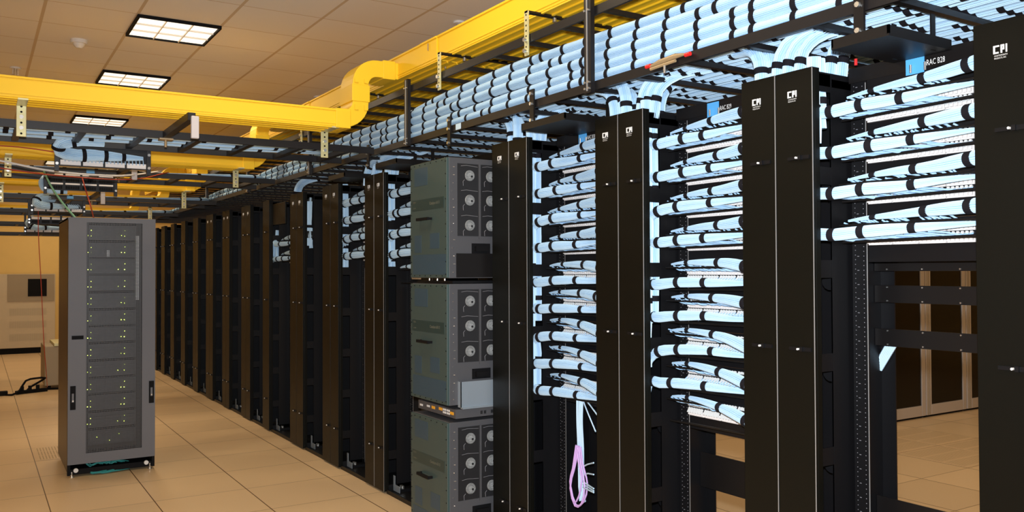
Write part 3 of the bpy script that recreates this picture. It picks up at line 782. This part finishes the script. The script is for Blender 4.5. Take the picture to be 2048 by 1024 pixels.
# ------------------------------------------------------------------ yellow ducts
def trough(b, f, w, h, a0, a1, lip=.012):
    """open-topped duct: side walls, ribbed floor; f maps (across, up) and along to a point"""
    b.prism([(0, 0), (0, h), (.005, h), (.005, 0)], f, a0, a1)
    b.prism([(w-.005, 0), (w-.005, h), (w, h), (w, 0)], f, a0, a1)
    b.prism([(.005, 0), (.005, .005), (w-.005, .005), (w-.005, 0)], f, a0, a1)
    b.prism([(-lip*.6, h-.010), (-lip*.6, h), (0, h), (0, h-.010)], f, a0, a1)
    b.prism([(w, h-.010), (w, h), (w+lip*.6, h), (w+lip*.6, h-.010)], f, a0, a1)
    n = max(2, int(w/.055))
    for q in range(n+1):
        c = .008+(w-.016)*q/n
        b.prism([(c-.006, -.009), (c-.004, 0), (c+.004, 0), (c+.006, -.009)], f, a0, a1)
    b.prism([(-.004, .012), (-.004, .018), (0, .018), (0, .012)], f, a0, a1)
MX, MW, MZ, MH = 2.155, .60, 2.565, .130
t = thing('yellow_main_duct', 'wide yellow fibre duct running high above the whole row', 'cable duct', (2.45, 7, 2.55), 'yellow ducts')
cuts = [1.0, 4.28, 6.4, 8.6, 10.8, 13.8]
fm = lambda p, a: (MX+p[0], a, MZ+p[1])
for a, c in zip(cuts[:-1], cuts[1:]):
    b = MB(); trough(b, fm, MW, MH, a, c-.004); b.build('trough', M['yellow'], t)
for a in cuts[1:-1]:
    b = MB(); trough(b, lambda p, y: (MX-.006+p[0]*1.02, y, MZ-.004+p[1]*1.02), MW, MH, a-.10, a+.10)
    b.build('coupling', M['yellow'], t)
    k = MB(); k.box(MX-.012, MX-.008, a-.004, a+.004, MZ+.07, MZ+.11); k.cyl((MX+.1, a, MZ-.02), (MX+.1, a, MZ-.008), .006, 8); k.build('fastener', M['tan'], t)

# crossing ducts, each with an S-bend up into the main duct
def cross_duct(y0, xe, zb, zt, label, w=.20, h=.10, x_from=-4.0):
    t = thing('yellow_crossing_duct', label, 'cable duct', (xe, y0+w/2, zb), 'yellow ducts')
    b = MB(); trough(b, lambda p, a: (a, y0+p[0], zb+p[1]), w, h, x_from, xe-.12); b.build('trough', M['yellow'], t)
    # S-bend swept in the XZ plane
    zt0 = zt; r = .10
    path = []
    cx, cz = xe-.12, zb+h/2
    R1 = .105
    for a in np.linspace(0, math.pi/2, 9): path.append((cx+R1*math.sin(a), cz+R1*(1-math.cos(a)), math.cos(a), math.sin(a)))
    x1 = path[-1][0]; z1 = path[-1][1]
    zc = zt0+h/2-R1
    if zc > z1+.01: path.append((x1, (z1+zc)/2, 0, 1))
    for a in np.linspace(0, math.pi/2, 9): path.append((x1+R1*(1-math.cos(a)), zc+R1*math.sin(a), math.sin(a), math.cos(a)))
    path.append((MX+.003, zt0+h/2, 1, 0))
    hh = h/2
    V = []
    for x, z, tx, tz in path:
        nx, nz = -tz, tx
        for e, yy in ((-1, y0), (1, y0), (1, y0+w), (-1, y0+w)): V.append((x+nx*hh*e, yy, z+nz*hh*e))
    n = len(path)
    F = [(i*4+j, i*4+(j+1) % 4, (i+1)*4+(j+1) % 4, (i+1)*4+j) for i in range(n-1) for j in range(4)]+[(3, 2, 1, 0), ((n-1)*4, (n-1)*4+1, (n-1)*4+2, (n-1)*4+3)]
    MB().add(V, F).build('bend', M['yellow'], t, bevel=.004)
    for q in ((xe-.17, xe-.08, y0-.008, y0+w+.008, zb-.008, zb+h+.006), (x1-hh-.006, x1+hh+.006, y0-.006, y0+w+.006, (z1+zc)/2-.05, (z1+zc)/2+.05), (MX-.10, MX-.02, y0-.006, y0+w+.006, zt0-.006, zt0+h+.006)):
        MB().box(*q).build('coupling', M['yellow'], t, bevel=.004)
    k = MB()
    for dx in (-.03, .03): k.box(x1+dx-.012, x1+dx+.012, y0-.010, y0-.006, (z1+zc)/2-.10, (z1+zc)/2-.07); k.box(x1+dx-.012, x1+dx+.012, y0-.010, y0-.006, (z1+zc)/2+.06, (z1+zc)/2+.085)
    k.build('clip', M['yellow'], t)
    # second, straight piece of the run, nearer the camera plane
    for a in np.arange(xe-3.4, x_from, -1.7): MB().box(a-.05, a+.05, y0-.007, y0+w+.007, zb-.007, zb+h+.004).build('joint_sleeve', M['yellow'], t)
    return t
DUCTS = [(4.70, 1.93, 2.237, 2.552, 'long yellow crossing duct nearest the camera, bending up in an S'), (6.80, 1.95, 2.215, 2.56, 'second yellow crossing duct, behind the nearest one'),
         (8.85, 1.93, 2.205, 2.56, 'third yellow crossing duct away from the camera'), (10.8, 1.93, 2.195, 2.56, 'fourth yellow crossing duct, farthest with a bend in view'), (13.0, 1.93, 2.19, 2.56, 'last yellow crossing duct near the end wall')]
for y0, xe, zb, zt, lab in DUCTS: cross_duct(y0, xe, zb, zt, lab)

# ------------------------------------------------------------------ crossing ladders with brackets, cables and hanging panels
CL = [(4.90, 5.45, 2.12), (6.95, 7.50, 2.115), (8.95, 9.50, 2.075), (10.9, 11.45, 2.065), (13.0, 13.5, 2.03), (15.0, 15.5, 1.975)]
for q, (y0, y1, z) in enumerate(CL):
    ladder_x(-4.0, 2.08 if q < 5 else 1.9, y0, y1, z, .29, 'black ladder crossing over the aisle, %s from the camera' % NTH[q])
for q, (y0, y1, z) in enumerate(CL[:5]):
    for side, x in (('left', .19), ('right', 1.76)):
        t = thing('perforated_bracket', 'pale perforated steel strip holding the crossing duct, %s ladder, %s end' % (NTH[q], side), 'bracket', (x, y0-.01, z-.05), 'perforated strips on the crossing ladders')
        zt = (2.245, 2.222, 2.205, 2.195, 2.19)[q]
        MB().box(x-.022, x+.022, y0-.016, y0-.008, z-.045, zt+.015).build('strip', M['zinc'], t, bevel=.002)
        MB().box(x-.022, x+.022, y0-.20, y0+.02, zt-.018, zt-.010).build('foot', M['zinc'], t)
        h = MB()
        for zz in np.arange(z-.03, zt-.01, .027): h.cyl((x, y0-.0165, zz), (x, y0-.0158, zz), .0055, 8)
        h.build('hole', M['deep'], t)
        k = MB()
        for zz in (z-.002, z+.052): k.cyl((x, y0-.028, zz), (x, y0-.016, zz), .010, 8)
        k.build('nut', M['steel'], t)
# loose ribbons of cable lying on the crossing ladders
for q, (y0, y1, z) in enumerate(CL[:4]):
    yy = y1-.12 if q == 0 else y0+.08
    n = 3 if q == 0 else 1
    for e in range(n):
        r = (.018 if q == 0 else .020)
        ctrl = [(-3.5, yy-.10*e, z+.05, r)]
        for x in np.arange(-2.6, 1.5, .28): ctrl.append((x, yy-.135*e+.012*math.sin(x*5+e), z+.036-(.014 if q == 0 else 0)*(.5+.5*math.cos(x*2*math.pi/.29)), r*(1 if e else .9)))
        ctrl += [(1.80, yy+.04-.08*e, z+.055, r), (2.03, yy+.22, z+.075, r), (2.14, yy+.75, z+.085, r)]
        L = 6.0
        o = bundle('crossing_cable_bundle', ctrl, 20 if q == 0 else 14, .06, [f/26 for f in range(7, 26)], twist=.3, flat=2.0, tiew=.026)
        tag(o, 'light blue bundle lying along the %s crossing ladder%s' % (NTH[q], ['', ', middle one', ', near one'][e] if n > 1 else ''), 'cable bundle', 'bundles on the crossing ladders')
# angle arms with white end plates
for q, (x, y, z, L) in enumerate(((.872, 4.95, 2.125, .70), (.907, 7.0, 2.120, .68), (.932, 9.0, 2.085, .76))):
    t = thing('angle_arm', 'dark arm with white end plate reaching out from the %s crossing ladder' % NTH[q], 'bracket', (x, y, z), 'arms with white end plates')
    MB().box(x-.018, x+.018, y-L, y+.03, z-.004, z+.034).build('arm', M['bar'], t, bevel=.002)
    MB().box(x-.006, x+.030, y-L-.020, y-L, z-.092, z+.016).build('end_plate', M['plate'], t, bevel=.004)
    b = MB().cyl((x, y-.04, z-.05), (x, y-.04, z-.004), .007, 8); b.box(x-.035, x+.035, y-.065, y-.015, z-.012, z-.004); b.build('bolt', M['tan'], t)
for q, (x, y, z, lab) in enumerate(((.686, 6.943, 2.124, 'blue sticker on the second crossing ladder right of centre'), (.721, 8.943, 2.086, 'blue sticker on the third crossing ladder above the slanting green cable'))):
    o = MB().box(x, x+.055, y-.002, y-.001, z, z+.024).build('sticker', M['bluetag']); tag(o, lab, 'sticker')

def hung_panel(x0, x1, y, z0, z1, label, blk, ear):
    t = thing('hanging_patch_panel', label, 'patch panel', ((x0+x1)/2, y, z0), 'panels hung under the crossing ladders')
    MB().box(x0, x1, y, y+.006, z0, z1).build('face_plate', M['black'], t)
    for x in (x0-.022, x1): MB().box(x, x+.022, y-.008, y+.03, z0-.03, ear).build('side_ear', M['ladder'], t)
    k = MB()
    for x in (x0-.011, x1+.011):
        for z in (z0+.012, z1-.03): k.cyl((x, y-.016, z), (x, y-.008, z), .0085, 10)
    k.build('bolt', M['steel'], t)
    w = (x1-x0)/4
    for q in range(4):
        if blk: MB().box(x0+q*w+.006, x0+(q+1)*w-.006, y-.012, y, z0+.006, z0+.034).build('jack_block', M['jack'], t)
        else:
            b = MB()
            for zz in (z0+.045, z1-.018): b.box(x0+q*w+.008, x0+(q+1)*w-.008, y-.003, y, zz, zz+.012)
            b.build('label_strip', M['jack'], t)
            for zz in (z0+.010, z0+.066):
                if zz > z1-.03: continue
                b = MB()
                for e in range(6): b.box(x0+q*w+.01+e*(w-.02)/6, x0+q*w+.01+(e+.8)*(w-.02)/6, y-.006, y, zz, zz+.024)
                b.build('jack_row', M['deep'], t)
    if blk:
        f = MB()
        for q in range(22):
            x = x0+.03+(x1-x0-.05)*q/21
            f.tube(spline([(x-.03, y-.035, z0+.075), (x-.005, y-.03, z0+.055), (x, y-.012, z0+.026)], .02), .0028, 5)
        f.build('patch_cables', M['cable_shaded'], t)
    return t
hung_panel(.40, .865, 5.47, 2.005, 2.125, 'patch panel with white jacks hung under the nearest crossing ladder', True, 2.165)
hung_panel(.46, .93, 7.40, 2.03, 2.165, 'dark patch panel with pale label strips hung under the second crossing ladder', False, 2.215)
hung_panel(.45, .86, 9.0, 1.96, 2.045, 'patch panel with bundle hung under the third crossing ladder', True, 2.10)
hung_panel(.45, .80, 9.47, 1.870, 1.942, 'dark patch panel just above the grey cabinet top', False, 2.11)
hung_panel(.50, .85, 11.41, 1.865, 1.95, 'far patch panel hung left of the grey cabinet top', True, 2.10)
def loop_bundle(pts, r, label, ns=24, ties=(.18, .34, .52, .68, .85)):
    o = bundle('hanging_cable_bundle', [(*p, r*s) for *p, s in pts], ns, .025, ties, twist=.5)
    tag(o, label, 'cable bundle', 'bundles feeding the hung panels')
loop_bundle([(.62, 5.36, 2.15, 1), (.50, 5.36, 2.145, 1), (.405, 5.37, 2.12, 1), (.40, 5.40, 2.08, 1), (.47, 5.42, 2.065, 1), (.58, 5.43, 2.07, .95), (.70, 5.435, 2.07, .7), (.84, 5.44, 2.07, .3)], .036, 'thick light blue bundle looping into the nearest hung panel')
loop_bundle([(.62, 9.0, 2.09, 1), (.50, 8.94, 2.085, 1), (.47, 8.90, 2.03, 1), (.56, 8.93, 2.01, .9), (.68, 8.95, 2.01, .6), (.82, 8.97, 2.01, .3)], .04, 'pale bundle looping into the panel under the third crossing ladder', 16, (.3, .55, .8))
loop_bundle([(.58, 11.40, 2.03, 1), (.52, 11.36, 1.97, 1), (.58, 11.34, 1.92, .9), (.72, 11.36, 1.92, .6), (.84, 11.38, 1.92, .4)], .04, 'small grey-blue bundle looping into the far hung panel', 14, (.3, .6))
loop_bundle([(.47, 7.50, 2.14, 1), (.435, 7.46, 2.09, 1), (.46, 7.42, 2.03, .8), (.60, 7.42, 2.02, .6)], .03, 'light blue bundle bulging behind the dark hung panel', 16, (.8,))

def loose(name, pts, r, m, label, cat='cable', step=.05):
    o = MB().tube(spline(pts, step), r, 7).build(name, M[m]); return tag(o, label, cat)
loose('white_cable', [(-1.2, 5.2, 2.13), (-.3, 5.5, 2.08), (.12, 5.62, 2.03), (.40, 5.75, 2.0), (.8, 6.1, 2.03), (1.2, 6.9, 2.165)], .006, 'white', 'white cable sagging left of the nearest hung panel')
loose('red_cable', [(-1.2, 5.3, 2.10), (-.3, 5.6, 2.045), (.12, 5.72, 2.0), (.45, 5.85, 1.985), (.9, 6.3, 2.03), (1.25, 6.92, 2.16)], .004, 'red', 'red cable sagging just below the white one')
loose('orange_cable', [(-1.2, 5.55, 2.17), (-.2, 5.55, 2.11), (.2, 5.5, 2.10), (.42, 5.46, 2.075)], .0035, 'red', 'thin red cable curving into the nearest hung panel')
loose('green_cable', [(.41, 6.93, 2.125), (.45, 6.88, 2.02), (.52, 6.8, 1.89), (.60, 6.72, 1.776)], .007, 'green', 'pale green cable slanting down to the grey cabinet top')
loose('hanging_red_cable', [(.70, 7.38, 2.13), (.72, 7.30, 2.02), (.735, 7.1, 1.88), (.74, 6.95, 1.776)], .005, 'red', 'red cable dropping from the dark hung panel to the cabinet')
loose('long_red_cable', [(.49, 9.0, 2.05), (.493, 9.0, 1.743), (.515, 9.0, 1.327), (.53, 9.0, 1.0), (.543, 9.0, .725), (.58, 9.3, .45), (.66, 10.4, .17)], .0035, 'red', 'thin red cable hanging in front of the beige wall unit')

# ------------------------------------------------------------------ free-standing grey cabinet
CX0, CX1, CY0, CY1, CZ = .532, 1.088, 6.50, 7.235, 1.772
t = thing('server_cabinet', 'free-standing grey server cabinet with perforated front door in the aisle', 'cabinet', ((CX0+CX1)/2, 6.87, 0))
b = MB()
b.box(CX0, CX0+.012, CY0+.01, CY1, .04, CZ); b.build('side_panel', M['cabside'], t, bevel=.003)
MB().box(CX1-.012, CX1, CY0+.01, CY1, .04, CZ).build('side_panel', M['cabside'], t, bevel=.003)
MB().box(CX0+.012, CX1-.012, CY1-.012, CY1, .04, CZ).build('back_panel', M['cabside'], t)
MB().box(CX0, CX1, CY0+.01, CY1, CZ-.014, CZ).build('roof', M['cab'], t)
d = MB(); ZB = .092
mx0, mx1, mz0, mz1 = .645, 1.0, .16, 1.738
d.box(CX0+.002, mx0, CY0-.012, CY0+.008, ZB, CZ); d.box(mx1, CX1-.002, CY0-.012, CY0+.008, ZB, CZ)
d.box(mx0, mx1, CY0-.012, CY0+.008, mz1, CZ); d.box(mx0, mx1, CY0-.012, CY0+.008, ZB, mz0)
do = d.build('front_door', M['cab'], t)
MB().box(mx0, mx1, CY0-.006, CY0-.004, mz0, mz1).build('mesh_panel', M['mesh'], do)
h = MB().box(.556, .628, CY0-.016, CY0-.012, .940, .965); h.build('name_plate', M['deep'], do)
for x, z0, z1 in ((.548, .465, .625), (1.045, .470, .625)):
    q = MB().box(x, x+.033, CY0-.020, CY0-.012, z0, z1); qo = q.build('handle', M['deep'], do)
    MB().box(x+.009, x+.022, CY0-.026, CY0-.020, z0+.05, z0+.11).build('lever', M['cab'], qo)
    MB().cyl((x+.016, CY0-.028, z0+.06), (x+.016, CY0-.026, z0+.06), .005, 8).build('lock', M['steel'], qo)
b = MB().box(CX0+.02, CX1-.02, CY0+.02, CY0+.03, .018, .054); b.box(CX0+.012, CX1-.012, CY0+.05, CY1-.02, .04, .05)
b.box(CX0+.002, CX0+.02, CY0, CY0+.03, .018, ZB); b.box(CX1-.02, CX1-.002, CY0, CY0+.03, .018, ZB)
b.build('base_frame', M['deep'], t)
for x in (CX0+.055, CX1-.055): MB().cyl((x, CY0+.008, .047), (x, CY0+.022, .047), .015, 14).build('bolt_cap', M['white'], t)
for x in (CX0+.03, CX1-.03):
    for y in (CY0+.02, CY1-.04):
        f = MB().cyl((x, y, .008), (x, y, .04), .006, 8); f.cyl((x, y, 0), (x, y, .010), .016, 12, .012); f.build('levelling_foot', M['steel'], t)
for x in (mx0-.01, mx1-.028):
    MB().box(x, x+.03, CY0+.06, CY0+.075, .1, CZ-.02).build('mounting_rail', M['bar'], t)
MB().box(.962, .988, CY0+.035, CY0+.045, 1.20, 1.655).build('glare_strip', M['white'], t, label='white strip for flash glare on the rail')  # flash glare on the chrome rail, put in as white
g = MB().box(.772, .788, CY0+.002, CY0+.006, 1.505, 1.55); g.build('flash_spot', M['white'], t)  # flash reflection behind the mesh, put in as a white chip
# servers inside it
SZ = np.arange(.20, 1.66, .1185)
for q, z in enumerate(SZ):
    s = thing('server', 'dark rack server behind the cabinet mesh, %s from the bottom' % NTH[q], 'server', (.82, CY0+.3, z), 'servers inside the grey cabinet')
    fz = MB().box(mx0+.01, mx1-.03, CY0+.07, CY0+.60, z, z+.10)
    for e in range(3): fz.box(mx0+.03+.10*e, mx0+.11+.10*e, CY0+.064, CY0+.07, z+.02, z+.075)
    fz.build('chassis', M['server'], s)
    g = MB()
    for zz in (z+.086, z+.05): g.box(mx0+.012, mx1-.032, CY0+.062, CY0+.066, zz, zz+.006)
    g.box(mx0+.02+random.random()*.1, mx0+.16, CY0+.06, CY0+.066, z+.03, z+.05)
    g.build('bezel_bar', M['chassis'], s)
    l = MB()
    if q not in (0,):
        xs = [(.660, .030), (.678, .028), (.679, .066), (.872+random.choice((-.02, 0)), .032), (.893, .030), (.897, .07)]
    else: xs = [(.80, .02), (.86, .06), (.72, .05)]
    for x, dz in xs: l.cyl((x, CY0+.055, z+dz), (x, CY0+.062, z+dz), .0028, 8)
    l.build('led', M['led'], s)
# cables under it
tc = MB()
for q in range(11):
    a = random.uniform(.62, .70); e = random.uniform(.80, .95); dy = random.uniform(0, .05)
    tc.tube(spline([(a, CY0+.04+dy, .02+random.uniform(0, .02)), ((a+e)/2-.05, CY0+.0+dy*.6, .008+random.uniform(0, .014)), (e-.02, CY0+.02+dy, .012+random.uniform(0, .016)), (e+.03, CY0+.10, .03)], .03), .0035, 6)
o = tc.build('loose_cables', M['tealcable']); tag(o, 'tangle of teal cables spilling out under the grey cabinet', 'cables', kind='stuff')
tc = MB()
for q in range(9):
    a = random.uniform(.64, .80)
    tc.tube(spline([(a, CY0+.05, .088), (a+.03, CY0+.035, .066+random.uniform(-.01, .015)), (a+.07, CY0+.04, .080), (a+.11+random.random()*.04, CY0+.05, .064)], .02), .003, 6)
o = tc.build('coiled_cables', M['tealcable']); tag(o, 'teal cables bunched inside the cabinet base opening', 'cables', kind='stuff')

# ------------------------------------------------------------------ end of the aisle
t = thing('cooling_unit', 'large beige cooling unit with dark screen against the end wall', 'cooling unit', (.4, 17.2, 0))
AX0, AX1, AY = -.9, 1.19, 16.9
MB().box(AX0, AX1, AY, 17.55, .10, 1.37).build('housing', M['beige'], t, bevel=.006)
MB().box(AX0+.01, AX1-.01, AY+.02, 17.5, 0, .10).build('plinth', M['deep'], t)
MB().box(.47, 1.175, AY-.012, AY, .90, 1.365).build('top_panel', M['beige2'], t, label='darker beige upper panel')
MB().box(.77, 1.055, AY-.02, AY-.012, .985, 1.285).build('screen', M['deep'], t)
sl = MB()
for z in (.28, .50, .72):
    for x in np.arange(.5, 1.05, .016): sl.box(x, x+.007, AY-.003, AY, z-.06, z+.06)
sl.build('vent_slots', M['slotbeige'], t)
t = thing('equipment_cart', 'grey equipment box standing left behind the server cabinet', 'equipment', (.80, 11.6, 0))
MB().box(.70, 1.0, 11.5, 12.2, .05, .52).build('body', M['beige2'], t, bevel=.01)
MB().box(.80, 1.02, 11.48, 12.22, .52, .55).build('top', M['zinc'], t)
w = MB()
for y in (11.55, 12.1): w.cyl((.73, y, .025), (.77, y, .025), .025, 12); w.cyl((.93, y, .025), (.97, y, .025), .025, 12)
w.build('wheel', M['deep'], t)
t = thing('dark_cabinet', 'dark cabinet edge cut off by the left picture border', 'cabinet', (-.2, 12.6, 0))
MB().box(-.7, .17, 12.2, 13.0, .06, .98).build('body', M['cabside'], t)
MB().box(-.66, .13, 12.24, 12.96, 0, .06).build('plinth', M['deep'], t)
# clutter on the floor: power strip, adapter and cords
t = thing('power_strip', 'black power strip lying in cords on the floor left of the cabinet', 'power strip', (.55, 11.35, 0))
MB().bar((.40, 11.30, .02), (.72, 11.42, .02), .05, .04).build('body', M['deep'], t, bevel=.004)
p = MB()
for e in (.2, .45, .7): p.box(.40+.32*e-.018, .40+.32*e+.018, 11.30+.12*e-.02, 11.30+.12*e+.02, .04, .085)
p.build('plug', M['deep'], t)
loose('black_cord', [(.27, 11.3, .012), (.36, 11.2, .012), (.44, 11.28, .05), (.50, 11.3, .15), (.60, 11.32, .17), (.70, 11.38, .16), (.62, 11.44, .10), (.52, 11.42, .03), (.70, 11.55, .012), (.85, 11.5, .012)], .012, 'deep', 'black power cord looping over the floor power strip')
o = MB().box(.24, .32, 11.25, 11.33, 0, .05).build('power_adapter', M['deep'], bevel=.006); tag(o, 'small black adapter on the floor at the left picture edge', 'adapter')

# ------------------------------------------------------------------ cabinets beyond the row
GY = 4.70
for q, (x0, x1) in enumerate(((6.20, 6.85), (6.86, 7.54), (7.55, 8.22), (8.23, 8.90), (8.91, 9.58))):
    t = thing('glass_door_cabinet', 'black glass door cabinet with pale frame beyond the racks, %s from the left' % NTH[q], 'cabinet', ((x0+x1)/2, GY+.4, 0), 'glass door cabinets beyond the row')
    MB().box(x0, x1, GY+.03, GY+.9, .02, 2.0).build('body', M['deep'], t)
    MB().box(x0+.01, x1-.01, GY+.04, GY+.88, 0, .02).build('plinth', M['deep'], t)
    d = MB(); f = .085
    d.box(x0, x0+f, GY, GY+.03, .022, 1.98); d.box(x1-.06, x1, GY, GY+.03, .022, 1.98); d.box(x0+f, x1-.06, GY, GY+.03, .022, .12); d.box(x0+f, x1-.06, GY, GY+.03, 1.90, 1.98)
    do = d.build('door_frame', M['alu'], t, bevel=.006)
    MB().box(x0+f, x1-.06, GY+.012, GY+.018, .12, 1.90).build('door_glass', M['glass'], do)
    g = MB()
    for dx in (.02, .045): g.box(x0+dx, x0+dx+.006, GY-.004, GY, .03, 1.97)
    g.build('groove', M['beige2'], do)

# ------------------------------------------------------------------ loose cables in the open racks
def spray(pts_list, r, m, name, label):
    b = MB()
    for p in pts_list: b.tube(spline(p, .03), r, 6)
    o = b.build(name, M[m]); return tag(o, label, 'cables')
spray([[(2.31+.003*math.sin(q), 3.118-.0052*q, .84), (2.305, 3.112-.0052*q+random.uniform(-.004, .004), .72), (2.31, 3.112-.005*q, .60), (2.31, 3.108-.005*q+random.uniform(-.006, .006), .42), (2.31, 3.10-.005*q, .355+.012*random.random())] for q in range(9)], .0036, 'cable', 'hanging_cables', 'bunch of light blue cables hanging straight down in rack B30')
spray([[(2.31, 3.09, .84), (2.29, 3.02, .78), (2.27, 2.93, .70)], [(2.31, 3.07, .83), (2.29, 2.99, .80), (2.27, 2.90, .76)], [(2.30, 3.06, .52), (2.28, 3.0, .545), (2.25, 2.92, .57)], [(2.30, 3.06, .48), (2.28, 3.0, .505), (2.25, 2.92, .52)], [(2.30, 3.07, .455), (2.28, 3.0, .455), (2.25, 2.92, .46)], [(2.30, 3.06, .44), (2.28, 3.0, .445), (2.25, 2.92, .45)], [(2.30, 3.06, .43), (2.28, 3.02, .435), (2.25, 2.92, .443)]], .0034, 'cable', 'stray_cables', 'stray light blue cables crossing to the right low in rack B30')
lv = []
for q, (wd, dz, sh) in enumerate(((.060, .0, 0), (.048, .03, .012), (.07, .012, -.012))):
    c = 3.085+sh
    lv.append([(2.292, c+.005, .61), (2.288, c+wd*.55, .50), (2.285, c+wd*.9, .41+dz), (2.285, c+wd*.3, .338+dz*.5), (2.285, c-wd*.5, .36+dz), (2.288, c-wd*.85, .44+dz), (2.29, c-wd*.3, .54), (2.292, c-.004, .608)])
spray(lv, .0042, 'lav', 'looped_cable', 'looped lavender cables hanging low in the rack marked B30')
spray([[(2.47, 1.63+.006*q, 1.17), (2.475, 1.665+.006*q, 1.12), (2.48, 1.70+.004*q, 1.07)] for q in range(6)], .005, 'cable', 'stray_cables', 'short light blue cables slanting behind the lower blank panel of B28')
spray([[(2.40, 2.39+.006*q, .862), (2.41, 2.43+.006*q, .85), (2.42, 2.47+.004*q, .83)] for q in range(5)], .005, 'cable', 'stray_cables', 'short light blue cables peeping under the lowest bundle of B29')
# flat dark panel in the far rack
o = MB().box(2.20, 2.215, 7.06, 7.42, 1.80, 1.985).build('blank_cover', M['door'], bevel=.003); tag(o, 'flat brownish black cover plate high in the fourth rack left of switches', 'cover plate')
# glass status knobs glinting on the rack rails
for q, (y, z, lab) in enumerate(((1.635, 1.515, 'small shiny cable knobs on the rail of rack B28'), (2.42, 1.515, 'small shiny cable knobs on the rail of rack B29'), (3.25, 1.51, 'small shiny cable knobs on the rail of rack B30'))):
    b = MB()
    for e, dy in enumerate((.018, 0, -.025)): b.cyl((XP-.035, y+dy, z-.004*e), (XP-.006, y+dy, z-.004*e), .012-.002*e, 10)
    o = b.build('rail_fastener', M['steel']); tag(o, lab, 'fastener', 'shiny fasteners on the rails')

for o in bpy.data.objects:
    if '_org' in o: del o['_org']
